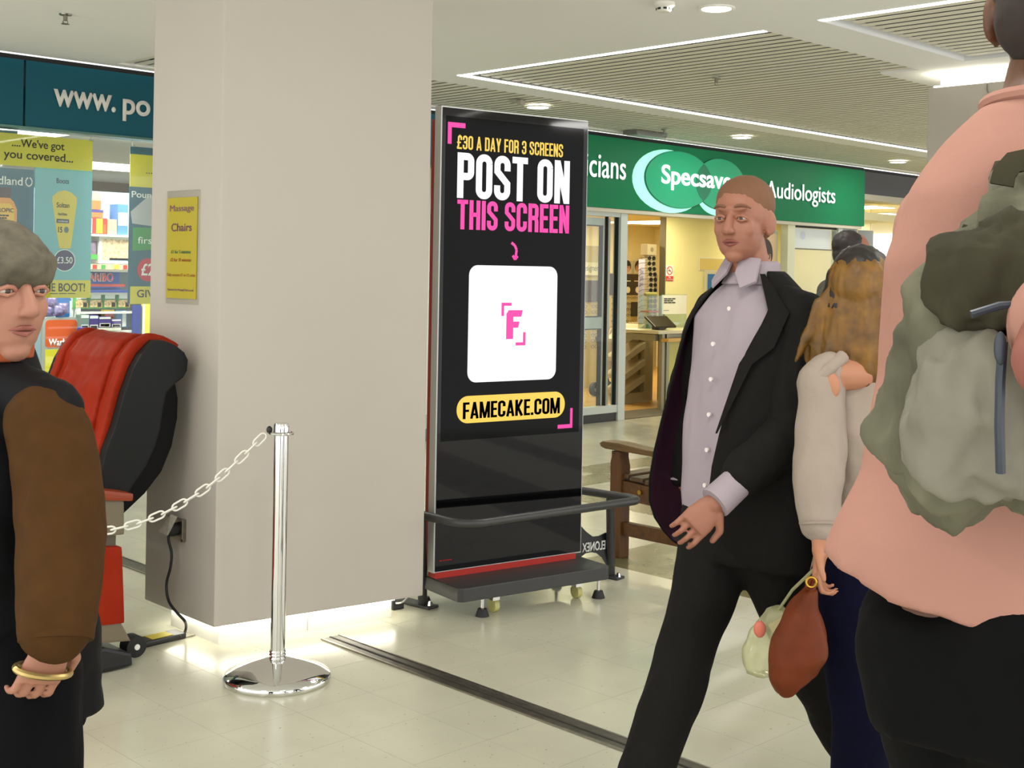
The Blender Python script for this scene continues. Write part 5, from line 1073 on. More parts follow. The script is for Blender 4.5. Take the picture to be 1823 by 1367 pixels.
def head_kids(t, c, F, s=1.0, brow=None, lips=None):
    F, S = axes(F); c = V(c)
    EW = M('eye_white', (168, 158, 148), .25); IR = M('iris', (58, 48, 40), .15)  # eye white darkened so its colour carries the shading of the eyes
    for k in (-1, 1):
        p = c+UZ*.006*s+S*k*.031*s+F*.0755*s
        e = MB().ell(p, S*.0135*s, F*.0115*s, UZ*.0062*s, 14, 10).build('eye', EW, t, True)
        MB().ell(p+F*.0088*s, S*.0056*s, F*.0032*s, UZ*.0052*s, 12, 8).build('iris', IR, e, True)
        MB().tube([c+UZ*.008*s+S*k*.016*s+F*.083*s, c+UZ*.0125*s+S*k*.023*s+F*.0865*s, c+UZ*.0135*s+S*k*.032*s+F*.087*s, c+UZ*.006*s+S*k*.047*s+F*.075*s], .0042*s, 8).build('eyelid', t_skin[t.name], t, True)
        MB().tube([c+UZ*.002*s+S*k*.018*s+F*.082*s, c-UZ*.001*s+S*k*.031*s+F*.085*s, c+UZ*.003*s+S*k*.045*s+F*.075*s], .0032*s, 8).build('eyelid', t_skin[t.name], t, True)
        MB().tube([c+UZ*.036*s+S*k*.013*s+F*.0905*s, c+UZ*.0395*s+S*k*.022*s+F*.090*s, c+UZ*.0405*s+S*k*.033*s+F*.087*s, c+UZ*.038*s+S*k*.044*s+F*.080*s, c+UZ*.033*s+S*k*.053*s+F*.072*s], [.003*s, .0042*s, .0042*s, .0034*s, .002*s], 8).build('eyebrow', brow, t, True)
    MB().tube([c-UZ*.058*s+S*-.024*s+F*.078*s, c-UZ*.0545*s+S*-.008*s+F*.0905*s, c-UZ*.0545*s+S*.008*s+F*.0905*s, c-UZ*.058*s+S*.024*s+F*.078*s], [.002*s, .0042*s, .0042*s, .002*s], 8).build('upper_lip', lips, t, True)
    MB().tube([c-UZ*.061*s+S*-.022*s+F*.077*s, c-UZ*.065*s+F*.090*s, c-UZ*.061*s+S*.022*s+F*.077*s], [.002*s, .005*s, .002*s], 8).build('lower_lip', lips, t, True)
t_skin = {}
def hand_prims(mb, w, d, n, curl=.5, s=1.0, thumb=1):
    """w wrist, d toward the fingertips, n back of the hand, thumb side = thumb * (d x n)"""
    w = V(w); d = V(d).normalized(); n = V(n); n = (n-d*n.dot(d)).normalized(); b = d.cross(n).normalized()
    palm = w+d*.05*s
    mb.cap(w-d*.03*s, w+d*.012*s, .026*s, .026*s)
    mb.rings([[w+d*q*s+b*hw*s*math.cos(2*PI*i/16)+n*hd*s*math.sin(2*PI*i/16) for i in range(16)] for q, hw, hd in ((0, .026, .02), (.03, .036, .017), (.065, .043, .016), (.092, .041, .013))])
    for k, (o, L_) in enumerate(((.033, .070), (.0112, .080), (-.0112, .074), (-.033, .058))):
        p = w+d*.088*s+b*o*thumb*s; a = curl*.5; seg = (L_*.45, L_*.32, L_*.23); r = .0088
        dd = (d+b*thumb*o*1.2).normalized(); q = p-dd*.02*s
        for j in range(3):
            dr = (dd*math.cos(a)-n*math.sin(a)).normalized(); e = (p if j == 0 else q)+dr*seg[j]*s
            mb.cap(q, e, r*s, (r-.0009)*s, 10, 3); q = e; r -= .0009; a += curl*.75
    p = w+d*.02*s+b*thumb*.026*s; e = p+(d*.6+b*thumb*.75-n*.25).normalized()*.045*s; mb.cap(p, e, .0135*s, .0105*s); 
    e2 = e+(d*.9+b*thumb*.15-n*.4).normalized()*.032*s; mb.cap(e, e2, .0105*s, .0085*s)
def body(t, J, F, Fh, skin, voxel=.006, s=1.0, hs=1.0, hands=(None, None), legs=True):
    F, L = axes(F); mb = MB(); j = {k: V(v) for k, v in J.items()}
    hm = (j['hip_l']+j['hip_r'])/2; sm = (j['sh_l']+j['sh_r'])/2
    mb.ell(hm, L*.135*s, F*.09*s, UZ*.11*s); mb.cap(hm, hm.lerp(sm, .55), .095*s, .10*s)
    mb.ell(hm.lerp(sm, .72), L*.145*s, F*.095*s, UZ*.15*s)
    mb.cap(j['sh_l'], j['sh_r'], .05*s, .05*s); mb.cap(sm, j['neck'], .075*s, .06*s)
    mb.cap(j['neck']-UZ*.03, V(j['head'])-UZ*.055*hs-axes(Fh)[0]*.018*hs, .06*hs, .054*hs)
    head_prims(mb, j['head'], Fh, hs)
    for k, a in (('l', 0), ('r', 1)):
        mb.cap(j['sh_'+k], j['el_'+k], .047*s, .038*s); mb.cap(j['el_'+k], j['wr_'+k], .038*s, .026*s)
        h = hands[a]
        if h: hand_prims(mb, j['wr_'+k], h[0], h[1], h[2], s*.98, h[3])
        mb.cap(j['hip_'+k], j['kn_'+k], .078*s, .05*s); mb.cap(j['kn_'+k], j['an_'+k], .052*s, .034*s)
        mb.cap(j['an_'+k], j['an_'+k]-UZ*.05+h_toe[k]*.10, .034*s, .028*s)
    return blob('body', mb, skin, t, voxel, 3)
def sup(c, L, F, hw, hd, n=28, p=2.5):
    o = []
    for i in range(n):
        a = 2*PI*i/n; ca, sa = math.cos(a), math.sin(a)
        o.append(c+L*hw*math.copysign(abs(ca)**(2/p), ca)+F*hd*math.copysign(abs(sa)**(2/p), sa))
    return o
def trousers(t, J, F, mat, r=(.105, .074, .064), hw=.165, hd=.115, top=None, voxel=.010, name='trousers', drop=.02, fold=.010):
    F, L = axes(F); mb = MB(); j = {k: V(v) for k, v in J.items()}; hm = (j['hip_l']+j['hip_r'])/2
    mb.rings([sup(hm-UZ*.12, L, F, hw*.86, hd*.98), sup(hm-UZ*.02, L, F, hw, hd*1.05), sup(hm+UZ*(top or .16), L, F, hw*.92, hd*.9)])
    for k in 'lr':
        a, b, c = j['hip_'+k], j['kn_'+k], j['an_'+k]
        mb.cap(a, b, r[0], r[1], 16); mb.cap(b, c-(c-b).normalized()*drop, r[1], r[2], 16)
    return blob(name, mb, mat, t, voxel, 4, ((7, 7, 4), fold))
def shoes(t, J, mat):
    for k in 'lr':
        a = V(J['an_'+k]); f = h_toe[k]; mb = MB()
        b = Vector((a.x, a.y, max(0, a.z-.085)))
        mb.rings([sup(b+f*q+UZ*(h_/2+.004), UZ.cross(f).normalized(), UZ, w_, h_/2, 16, 3) for q, w_, h_ in ((-.085, .022, .05), (-.06, .034, .08), (0, .037, .10), (.07, .042, .075), (.13, .043, .055), (.17, .034, .042), (.19, .015, .03))])
        blob('shoe', mb, mat, t, .008, 3)
def shell(name, t, rings, L, F, mat, lining, th=.012, disp=.01, n=40):
    """open garment: rings of (centre, half width, half depth, left opening, right opening, flare left, flare right) in degrees from the front"""
    org = ROOT[t.name]; outer = []; inner = []
    for (c, hw, hd, gl, gr, fl, fr) in rings:
        ro = []; ri = []
        for i in range(n+1):
            q = i/n; a = math.radians(gl+(360-gr-gl)*q)
            m = 1+fl*max(0, 1-q*5)**1.5+fr*max(0, q*5-4)**1.5
            p = V(c)+(F*hd*math.cos(a)+L*hw*math.sin(a))*m
            d = (F*math.cos(a)*hw+L*math.sin(a)*hd).normalized()
            p = p+d*noise.fractal(p*7, 1, 2, 3)*disp
            ro.append(p); ri.append(p-d*th)
        outer.append(ro); inner.append(ri)
    vs = []; fs = []; mi = []
    R_ = len(rings); N = n+1
    for r in outer+inner: vs += r
    def id_(s, r, i): return s*R_*N+r*N+i
    for r in range(R_-1):
        for i in range(n):
            fs.append((id_(0, r, i), id_(0, r, i+1), id_(0, r+1, i+1), id_(0, r+1, i))); mi.append(0)
            fs.append((id_(1, r, i+1), id_(1, r, i), id_(1, r+1, i), id_(1, r+1, i+1))); mi.append(1)
    for r in range(R_-1):
        for i in (0, n): fs.append((id_(0, r, i), id_(0, r+1, i), id_(1, r+1, i), id_(1, r, i))); mi.append(0)
    for i in range(n):
        for r in (0, R_-1): fs.append((id_(0, r, i), id_(0, r, i+1), id_(1, r, i+1), id_(1, r, i))); mi.append(0)
    me = bpy.data.meshes.new(name); me.from_pydata([tuple(V(p)-org) for p in vs], [], fs)
    o = link(name, me, mat, t, org); me.materials.append(lining)
    for p, m in zip(me.polygons, mi): p.material_index = m; p.use_smooth = True
    bm = bmesh.new(); bm.from_mesh(me); bmesh.ops.recalc_face_normals(bm, faces=bm.faces); bm.to_mesh(me); bm.free()
    sb = o.modifiers.new('s', 'SUBSURF'); sb.levels = 1; sb.render_levels = 1
    return o
def hair_cap(t, c, F, mat, s=1.0, prims=None, disp=.004, voxel=.006):
    F, S = axes(F); c = V(c); mb = MB()
    for (f_, u_, a, b, h) in (prims or ((-.02, .04, .081, .096, .085),)):
        mb.ell(c+F*f_*s+UZ*u_*s, S*a*s, F*b*s, UZ*h*s, 24, 16)
    return blob('hair', mb, mat, t, voxel, 2, ((40, 40, 40), disp))

# --- the man in the dark suit
F1 = (-RT*.78-FW*.62).normalized(); H1 = (-RT*.55-FW*.84).normalized(); Fx, L1 = axes(F1)
h_toe = {'l': Fx, 'r': Fx}
SK1 = M('skin_ruddy', (150, 98, 76), .55, nz=(14, .06))
J1 = dict(head=(2.866, 2.021, 1.646), neck=(2.904, 2.011, 1.485), sh_l=(2.890, 1.843, 1.381), sh_r=(2.946, 2.152, 1.384), el_l=(2.825, 1.823, 1.102), el_r=(2.947, 2.264, 1.121), wr_l=(2.604, 1.900, 0.931), wr_r=(2.924, 2.258, 0.912),
          hip_l=(2.866, 1.950, 0.863), hip_r=(2.901, 2.085, 0.839), kn_l=(3.040, 1.920, 0.477), kn_r=(2.747, 2.096, 0.487), an_l=(3.367, 1.906, 0.049), an_r=(2.571, 2.100, 0.173))
m1 = thing('person', (V(J1['hip_l'])+V(J1['hip_r']))/2*Vector((1, 1, 0)), 'striding man in an open dark suit and pale lilac shirt, close cropped hair', 'person')
t_skin[m1.name] = SK1
dl = V((2.535, 1.940, 0.855))-V(J1['wr_l'])
body(m1, J1, F1, H1, SK1, .004, 1.0, 1.0, ((dl, (RT*.55-FW*.3+UZ*.6), .75, -1), ((V((2.956, 2.227, 0.782))-V(J1['wr_r'])), -RT, .6, 1)))
head_kids(m1, J1['head'], H1, 1.0, M('brow_sandy', (112, 74, 52), .7), M('lip_ruddy', (126, 66, 56), .5))
hair_cap(m1, J1['head'], H1, M('hair_cropped_sandy', (112, 76, 50), .8), 1.0, ((-.018, .050, .0798, .092, .079), (-.045, .0, .073, .066, .06)), .002)
SUIT = M('suit_charcoal', (22, 21, 19), .85, spec=.15, nz=(70, .12), bump=(300, .1)); LIN = M('lining_plum', (48, 22, 38), .4); SHT = M('shirt_lilac', (156, 144, 150), .8, spec=.15, bump=(40, .15))
trousers(m1, J1, F1, SUIT, (.112, .082, .074), .17, .13, .12, .010)
shoes(m1, J1, M('shoe_black', (16, 15, 15), .3))
nk = V(J1['neck']); c1 = V((2.904, 1.997, 1.270)); c2 = V((2.890, 2.011, 1.085)); c3 = V((2.879, 2.022, 0.901))
mb = MB(); mb.rings([sup(nk+UZ*.005, L1, Fx, .066, .066), sup(nk-UZ*.045, L1, Fx, .125, .085), sup(nk-UZ*.10, L1, Fx, .175, .11), sup(c1, L1, Fx, .185, .135), sup(c2, L1, Fx, .175, .14), sup(c3, L1, Fx, .165, .135), sup(c3-UZ*.06, L1, Fx, .16, .125)])
blob('shirt', mb, SHT, m1, .008, 4, ((7, 7, 3), .010))
mb = MB(); Hx, HL = axes(H1)
mb.rings([sup(nk+UZ*.055-Fx*.016, L1, Fx, .064, .062, 24, 2), sup(nk+UZ*.03-Fx*.006, L1, Fx, .072, .068, 24, 2), sup(nk-UZ*.01, L1, Fx, .09, .084, 24, 2)], True)
blob('collar', mb, SHT, m1, .007, 2)
for k in (-1, 1):
    q = [nk+UZ*.062+Fx*.060+L1*k*.012, nk+UZ*.058+Fx*.040+L1*k*.062, nk-UZ*.004+Fx*.075+L1*k*.078, nk-UZ*.022+Fx*.105+L1*k*.05, nk+UZ*.018+Fx*.086+L1*k*.016]
    m_ = MB().add(q+[x+Fx*.006+UZ*.004 for x in q], [(0, 1, 2, 3, 4), (9, 8, 7, 6, 5)]+[(i, i+5, (i+1) % 5+5, (i+1) % 5) for i in range(5)]); m_.build('collar_point', SHT, m1)
for k in range(6): MB().cyl(nk.lerp(c3, (k+.8)/6.2)+Fx*(.088 if k == 0 else .142), nk.lerp(c3, (k+.8)/6.2)+Fx*(.092 if k == 0 else .148), .006, seg=10).build('shirt_button', M('button_pearl', (220, 214, 210), .3), m1)
hem = V((2.914, 2.002, 0.714))
shell('jacket', m1, [(nk+UZ*.03-Fx*.015, .085, .082, 55, 50, 0, 0), (nk-UZ*.03-Fx*.012, .15, .10, 46, 42, 0, 0), (nk-UZ*.075-Fx*.01, .205, .125, 40, 40, 0, 0), (nk-UZ*.15-Fx*.01, .225, .15, 28, 44, .02, .04), (c1-Fx*.01, .228, .165, 18, 50, .04, .12), (c2-Fx*.012, .222, .17, 9, 54, .05, .26), (c3-Fx*.012, .222, .172, 4, 56, .06, .36), (c3-UZ*.10-Fx*.02, .228, .172, 12, 62, .04, .3), (hem-Fx*.025, .225, .165, 30, 70, .02, .2)], L1, Fx, SUIT, LIN, .010, .012)
for k, r in (('l', (.082, .066, .056)), ('r', (.078, .066, .056))):
    a, b, c = V(J1['sh_'+k]), V(J1['el_'+k]), V(J1['wr_'+k]); c = b.lerp(c, .66 if k == 'l' else .9)
    mb = MB().cap(a, b, r[0], r[1], 18); mb.cap(b, c, r[1], r[2], 18); mb.cap(a, a.lerp(nk, .4), r[0], .06, 14)
    blob('sleeve', mb, SUIT, m1, .009, 4, ((9, 9, 6), .012))
    d = (V(J1['wr_'+k])-b).normalized(); w_ = V(J1['wr_'+k])
    MB().cyl(w_-d*.075, w_+d*.008, .041, .043, 20).build('cuff', SHT, m1, True, bevel=.004)
for s_, g in ((1, 30),):                       # lapels lying on the open front edges
    pts = []
    for (c_, hw, hd, a_) in ((nk+UZ*.02-Fx*.005, .092, .092, 50), (nk-UZ*.08, .212, .137, 42), (nk-UZ*.17, .232, .162, 30), (c1, .235, .176, 21 if s_ > 0 else 50), (c2, .23, .18, 11 if s_ > 0 else 55)):
        a0 = math.radians(a_); a1 = math.radians(a_+18)
        if s_ < 0 and c_ in (c1, c2): continue
        pts.append((c_+Fx*hd*math.cos(a0)+L1*s_*hw*math.sin(a0), c_+Fx*hd*math.cos(a1)+L1*s_*hw*math.sin(a1)))
    mb = MB(); rs = []
    for i, (p, q) in enumerate(pts):
        q = p.lerp(q, (.5, 1, .95, .5, .08)[i]); o_ = (Fx*.6+L1*s_*.5)*.006
        rs.append([p+o_, q+o_, q, p])
    mb.rings(rs).build('lapel', SUIT, m1, True)

# --- the woman in the cold shoulder top with a brown handbag
F2 = (FW*.94+RT*.34).normalized(); Fx, L2 = axes(F2); h_toe = {'l': Fx, 'r': Fx}
SK2 = M('skin_warm', (170, 116, 86), .55, nz=(14, .05))
J2 = dict(head=(2.892, 1.673, 1.451), neck=(2.901, 1.636, 1.318), sh_l=(2.764, 1.686, 1.261), sh_r=(3.032, 1.535, 1.254), el_l=(2.714, 1.679, 1.027), el_r=(3.081, 1.529, 0.990), wr_l=(2.679, 1.644, 0.850), wr_r=(3.032, 1.507, 0.784),
          hip_l=(2.844, 1.663, 0.728), hip_r=(3.001, 1.594, 0.716), kn_l=(2.806, 1.589, 0.431), kn_r=(3.100, 1.608, 0.372), an_l=(2.845, 1.635, 0.087), an_r=(3.220, 1.631, -0.026))
m2 = thing('person', (V(J2['hip_l'])+V(J2['hip_r']))/2*Vector((1, 1, 0)), 'woman in a white cold shoulder top and navy jeans, seen from behind', 'person')
t_skin[m2.name] = SK2
body(m2, J2, F2, F2, SK2, .006, .90, .94, ((-UZ-RT*.12, L2, 1.15, -1), (-UZ+Fx*.3, L2*-1, .5, 1)))
head_kids(m2, J2['head'], F2, .94, M('brow_brown', (70, 46, 26), .7), M('lip_rose', (176, 90, 84), .5))
HA2 = M('hair_dark_blonde', (104, 70, 8), .5, nz=(26, .45)); HA2D = M('hair_dark_root', (22, 14, 8), .5)
hc = V(J2['head'])
mb = MB(); mb.ell(hc+UZ*.032-Fx*.018, L2*.082, Fx*.096, UZ*.092, 24, 16)
random.seed(3)
for k in range(46):
    a = PI*(.02+.96*k/45); dr = (L2*math.cos(a)-Fx*math.sin(a)); q = hc+UZ*.05+dr*.06
    ln = .17+.08*random.random(); sw_ = L2*(.05*math.cos(a)+random.uniform(-.012, .012))
    p1 = hc-UZ*.01+dr*.088; p2 = hc-UZ*(.01+ln*.6)+dr*.092+sw_*.6; p3 = hc-UZ*(.01+ln)+dr*.082+sw_
    mb.cap(q, p1, .015, .016, 8, 2); mb.cap(p1, p2, .016, .013, 8, 2); mb.cap(p2, p3, .013, .005, 8, 2)
for k in range(9):
    p1 = hc+L2*(.05)+UZ*(.03-.006*k)-Fx*.05; p2 = hc+L2*(.10+.004*k)-UZ*(.02+.012*k)-Fx*.06
    mb.cap(p1, p2, .014, .012, 8, 2); mb.cap(p2, p2+L2*.02-UZ*.05, .012, .004, 8, 2)
blob('hair', mb, HA2, m2, .006, 1, ((60, 60, 8), .005))
mb = MB(); mb.ell(hc+UZ*.062-Fx*.012, L2*.072, Fx*.088, UZ*.072, 24, 14)
for k in range(10):
    a = PI*(.08+.3*k/9); dr = (L2*math.cos(a)-Fx*math.sin(a)); mb.cap(hc+UZ*.06+dr*.075, hc-UZ*.03+dr*.102, .012, .004, 8, 2)
blob('parting', mb, HA2D, m2, .006, 1, ((60, 60, 10), .003))
TOP2 = M('top_white', (152, 139, 126), .85, spec=.12, bump=(50, .2))
n2 = V(J2['neck']); hm2 = (V(J2['hip_l'])+V(J2['hip_r']))/2
mb = MB(); mb.rings([sup(n2-UZ*.06, L2, Fx, .125, .075), sup(n2-UZ*.11, L2, Fx, .15, .10), sup(n2-UZ*.2, L2, Fx, .155, .115), sup(n2.lerp(hm2, .6), L2, Fx, .145, .11), sup(hm2+UZ*.06, L2, Fx, .165, .125), sup(hm2-UZ*.0, L2, Fx, .172, .13)])
blob('blouse', mb, TOP2, m2, .009, 4, ((8, 8, 5), .014))
for k in 'lr':
    a, b, c = V(J2['sh_'+k]), V(J2['el_'+k]), V(J2['wr_'+k]); s_ = 1 if k == 'l' else -1
    mb = MB(); mb.cap(a.lerp(b, .12)+L2*s_*.012, b, .058, .064, 16); mb.cap(b, b.lerp(c, .72), .064, .052, 16)
    mb.cap(a+UZ*.012, a+L2*s_*.02-UZ*.03, .05, .056, 14)
    blob('sleeve', mb, TOP2, m2, .009, 4, ((9, 9, 5), .014))
    MB().tube([a-L2*s_*.035+UZ*.042, a-L2*s_*.005-Fx*.045+UZ*.012, a+L2*s_*.03-Fx*.05-UZ*.02], [.018, .016, .012], 10).build('shoulder_strap', TOP2, m2, True)
    MB().cyl(b.lerp(c, .70), b.lerp(c, .73), .052, .05, 20).build('cuff', TOP2, m2, True)
    MB().ell(a-L2*s_*.012-Fx*.046-UZ*.028, L2*.022, Fx*.012, UZ*.034, 14, 10).build('bare_shoulder', SK2, m2, True)
JEAN = M('navy_denim', (4, 4, 26), .9, spec=.12, nz=(60, .2), bump=(200, .2))
trousers(m2, J2, F2, JEAN, (.104, .08, .062), .160, .12, .10, .010, 'jeans', .03)
shoes(m2, J2, M('shoe_tan', (140, 100, 80), .5))
hbag = thing('handbag', V((2.610, 1.669, 0.617)), 'slouchy chestnut brown handbag hanging from the woman in the white top', 'bag')
LB = M('leather_chestnut', (96, 40, 10), .55, spec=.2, nz=(12, .18), bump=(60, .1))
bp = [(2.633, 1.647, 0.758), (2.619, 1.661, 0.704), (2.608, 1.657, 0.647), (2.598, 1.653, 0.596), (2.591, 1.660, 0.549), (2.582, 1.669, 0.510)]
bw = (.018, .045, .066, .070, .055, .022)
mb = MB(); bu = (RT*.9+UZ*.12).normalized(); bd = FW
mb.rings([sup(V(p), bu, bd, w_, .025+w_*.55, 20, 2.3) for p, w_ in zip(bp, bw)])
blob('bag_body', mb, LB, hbag, .007, 3, ((10, 10, 5), .012))
for o_ in (-.025, .025): MB().tube([V((2.625, 1.654, 0.718))+FW*o_, V((2.647, 1.647, 0.769))+FW*o_*.8, V((2.665, 1.643, 0.787)), V((2.680, 1.643, 0.766))], .007, 8).build('handle', LB, hbag, True)
MB().tube([V((2.619, 1.633, 0.775))+RT*.012*math.cos(a)+UZ*.012*math.sin(a) for a in [2*PI*i/14 for i in range(14)]], .003, 6, True).build('ring', M('brass', (190, 150, 60)), hbag, True)
sbg = thing('shopping_bag', V((2.786, 1.888, 0.533)), 'thin pale printed shopping bag hanging behind the brown handbag', 'bag')
TB = glass_mat('thin_plastic', (.96, .97, .9), .03, .42, (206, 204, 160))
mb = MB(); mb.rings([sup(V(p), RT, FW, w_, .03, 18, 2.4) for p, w_ in (((2.820, 1.856, 0.629), .02), ((2.807, 1.869, 0.585), .05), ((2.797, 1.878, 0.519), .062), ((2.798, 1.877, 0.460), .05))])
blob('bag_body', mb, TB, sbg, .008, 2, ((12, 12, 9), .014))
MB().ell((2.754, 1.867, 0.588), RT*.016, FW*.012, UZ*.022).build('red_print', M('bag_print_red', (206, 110, 90), .5), sbg)
MB().obox((2.776, 1.821, 0.605), (RT*.8+UZ*.5).normalized(), (UZ*.8-RT*.5).normalized(), FW, .026, .016, .002).build('paper_slip', M('slip_olive', (176, 166, 120), .6), sbg)
MB().tube([V((2.819, 1.857, 0.625)), V((2.759, 1.775, 0.706)), V((2.694, 1.671, 0.789))], .004, 6).build('handle', TB, sbg, True)

# --- the man in the pink shirt with a rucksack
F3 = (FW*.88+RT*.47).normalized(); Fx, L3 = axes(F3); h_toe = {'l': Fx, 'r': Fx}
SK3 = M('skin_brown', (92, 56, 32), .5, nz=(10, .1))
J3 = dict(head=(1.674, 0.682, 1.853), neck=(1.618, 0.681, 1.707), sh_l=(1.610, 0.802, 1.567), sh_r=(1.504, 0.527, 1.583), el_l=(1.697, 0.856, 1.385), el_r=(1.162, 0.470, 1.428), wr_l=(1.974, 0.892, 1.355), wr_r=(1.353, 0.451, 1.445),
          hip_l=(1.579, 0.775, 1.033), hip_r=(1.539, 0.647, 1.055), kn_l=(1.738, 0.788, 0.597), kn_r=(1.736, 0.678, 0.594), an_l=(1.595, 0.760, 0.221), an_r=(1.997, 0.771, -0.008))
m3 = thing('person', (V(J3['hip_l'])+V(J3['hip_r']))/2*Vector((1, 1, 0)), 'tall man in a pink shirt and black trousers walking away, nearest the camera', 'person')
t_skin[m3.name] = SK3
SK3A = M('skin_pinkish', (136, 80, 68), .5, nz=(10, .08))
body(m3, J3, F3, F3, SK3, .006, 1.05, 1.08, ((Fx+UZ*.3, UZ, .5, -1), (Fx+UZ*.2, UZ, .5, 1)))
head_kids(m3, J3['head'], F3, 1.08, M('brow_black', (24, 18, 14), .7), M('lip_brown', (110, 62, 50), .5))
hair_cap(m3, J3['head'], F3, M('hair_cropped_black', (44, 34, 28), .85), 1.08, ((-.026, .042, .080, .095, .084), (-.045, -.01, .073, .066, .07)), .002)
PNK = M('shirt_pink', (164, 121, 106), .85, spec=.12, nz=(3, .04), bump=(30, .12))
n3 = V(J3['neck'])
mb = MB(); mb.rings([sup(n3+UZ*.022, L3, Fx, .074, .068), sup(n3-UZ*.025, L3, Fx, .115, .088), sup(V((1.600, 0.670, 1.610)), L3, Fx, .165, .105), sup(V((1.602, 0.683, 1.521)), L3, Fx, .188, .125), sup(V((1.601, 0.698, 1.370)), L3, Fx, .175, .125), sup(V((1.580, 0.704, 1.248)), L3, Fx, .18, .125), [q+UZ*.12*((q-V((1.559, 0.711, 1.157))).dot(L3)) for q in sup(V((1.559, 0.711, 1.157)), L3, Fx, .192, .13)], [q+UZ*.26*((q-V((1.553, 0.717, 1.085))).dot(L3)) for q in sup(V((1.553, 0.717, 1.085)), L3, Fx, .20, .13)]])
for k in 'lr':
    a, b, c = V(J3['sh_'+k]), V(J3['el_'+k]), V(J3['wr_'+k])
    mb.cap(a, n3-UZ*.045, .064, .05, 16); mb.cap(a, a.lerp(b, .80), .070, .062, 18)
blob('shirt', mb, PNK, m3, .010, 5, ((5, 5, 2.5), .016))
MB().tube([n3+L3*.070*math.cos(a)+Fx*.066*math.sin(a)+UZ*(.016-.012*math.sin(a)) for a in [2*PI*i/24 for i in range(24)]], .009, 8, True).build('neckband', PNK, m3, True)
mb = MB(); mb.cap(V(J3['sh_r']).lerp(V(J3['el_r']), .75), J3['el_r'], .046, .043); mb.cap(J3['el_r'], V(J3['el_r']).lerp(V(J3['wr_r']), .6), .043, .038)
blob('bare_elbow', mb, SK3A, m3, .007, 4)
trousers(m3, J3, F3, M('trousers_black', (5, 5, 5), .9, spec=.15, nz=(40, .2)), (.112, .095, .08), .160, .112, .03, .012, fold=.012)
shoes(m3, J3, M('shoe_black', (16, 15, 15)))
rp = thing('rucksack', V((1.337, 0.593, 1.257)), 'grey green crumpled rucksack on the back of the pink shirted man', 'rucksack')
RG = M('rucksack_canvas', (100, 98, 80), .9, spec=.15, nz=(7, .32), bump=(30, .3)); RD = M('rucksack_dark', (60, 57, 42), .9, spec=.15, nz=(9, .2)); RL = M('rucksack_light', (122, 119, 104), .9, spec=.15, nz=(9, .2))
BR = (L3*-1)
def rk_ring(px, hw, hd): return sup(V(px), L3, Fx, hw*.9, hd, 28, 2.8)
mb = MB(); mb.rings([rk_ring((1.397, 0.590, 1.624), .05, .03), rk_ring((1.393, 0.580, 1.596), .085, .06), rk_ring((1.365, 0.580, 1.542), .105, .08), rk_ring((1.347, 0.583, 1.463), .13, .092), rk_ring((1.339, 0.591, 1.384), .150, .098), rk_ring((1.335, 0.595, 1.318), .160, .096), rk_ring((1.334, 0.596, 1.275), .140, .085), rk_ring((1.335, 0.595, 1.254), .085, .05)])
blob('main_body', mb, RG, rp, .008, 3, ((13, 13, 8), .04))
mb = MB(); mb.rings([rk_ring((1.256, 0.546, 1.443), .085, .03), rk_ring((1.247, 0.548, 1.421), .105, .045), rk_ring((1.242, 0.553, 1.364), .125, .05), rk_ring((1.246, 0.556, 1.307), .118, .045), rk_ring((1.257, 0.559, 1.283), .085, .03)])
blob('front_pocket', mb, RL, rp, .007, 3, ((17, 17, 10), .026))
mb = MB(); mb.rings([rk_ring((1.289, 0.542, 1.568), .07, .025), rk_ring((1.268, 0.542, 1.534), .09, .04), rk_ring((1.259, 0.543, 1.477), .105, .04), rk_ring((1.262, 0.548, 1.451), .095, .028)])
blob('lid_pocket', mb, RD, rp, .007, 3, ((19, 19, 12), .028))
def strap(pts, w, th, mat, name):
    pts = [V(p) for p in pts]; rs = []
    for i, p in enumerate(pts):
        d = (pts[min(i+1, len(pts)-1)]-pts[max(i-1, 0)]).normalized(); b = d.cross(Fx).normalized(); n_ = b.cross(d)
        rs.append([p+b*w+n_*th, p-b*w+n_*th, p-b*w-n_*th, p+b*w-n_*th])
    return MB().rings(rs).build(name, mat, rp, True)
strap([(1.328, 0.602, 1.602), (1.330, 0.600, 1.615), (1.336, 0.594, 1.626), (1.348, 0.582, 1.630), (1.361, 0.569, 1.628), (1.368, 0.562, 1.618)], .012, .004, RD, 'top_handle')
strap([(1.407, 0.637, 1.566), (1.434, 0.638, 1.595), (1.470, 0.658, 1.619), (1.515, 0.670, 1.643), (1.580, 0.690, 1.668)], .022, .006, RD, 'shoulder_strap')
strap([(1.346, 0.640, 1.554), (1.380, 0.663, 1.517), (1.392, 0.693, 1.459), (1.387, 0.712, 1.392), (1.374, 0.725, 1.326), (1.337, 0.705, 1.305)], .014, .005, RD, 'side_strap')
strap([(1.377, 0.778, 1.300), (1.351, 0.734, 1.310), (1.327, 0.687, 1.321), (1.307, 0.650, 1.327)], .012, .004, RD, 'hip_strap')
MB().obox((1.370, 0.616, 1.594), L3, UZ, Fx, .018, .014, .008).build('buckle', RL, rp, bevel=.004)
MB().tube([(1.189, 0.535, 1.440), (1.178, 0.532, 1.403), (1.178, 0.532, 1.360), (1.189, 0.535, 1.315)], .005, 8).build('zip', M('zip_slate', (44, 50, 60), .4), rp, True)
MB().tube([(1.176, 0.561, 1.466), (1.193, 0.541, 1.475), (1.216, 0.518, 1.478), (1.240, 0.499, 1.474)], .004, 8).build('zip', M('zip_slate', (44, 50, 60)), rp, True)
MB().ell((1.177, 0.532, 1.435), L3*.006, Fx*.004, UZ*.016).build('zip_pull', M('zip_slate', (44, 50, 60)), rp, True)

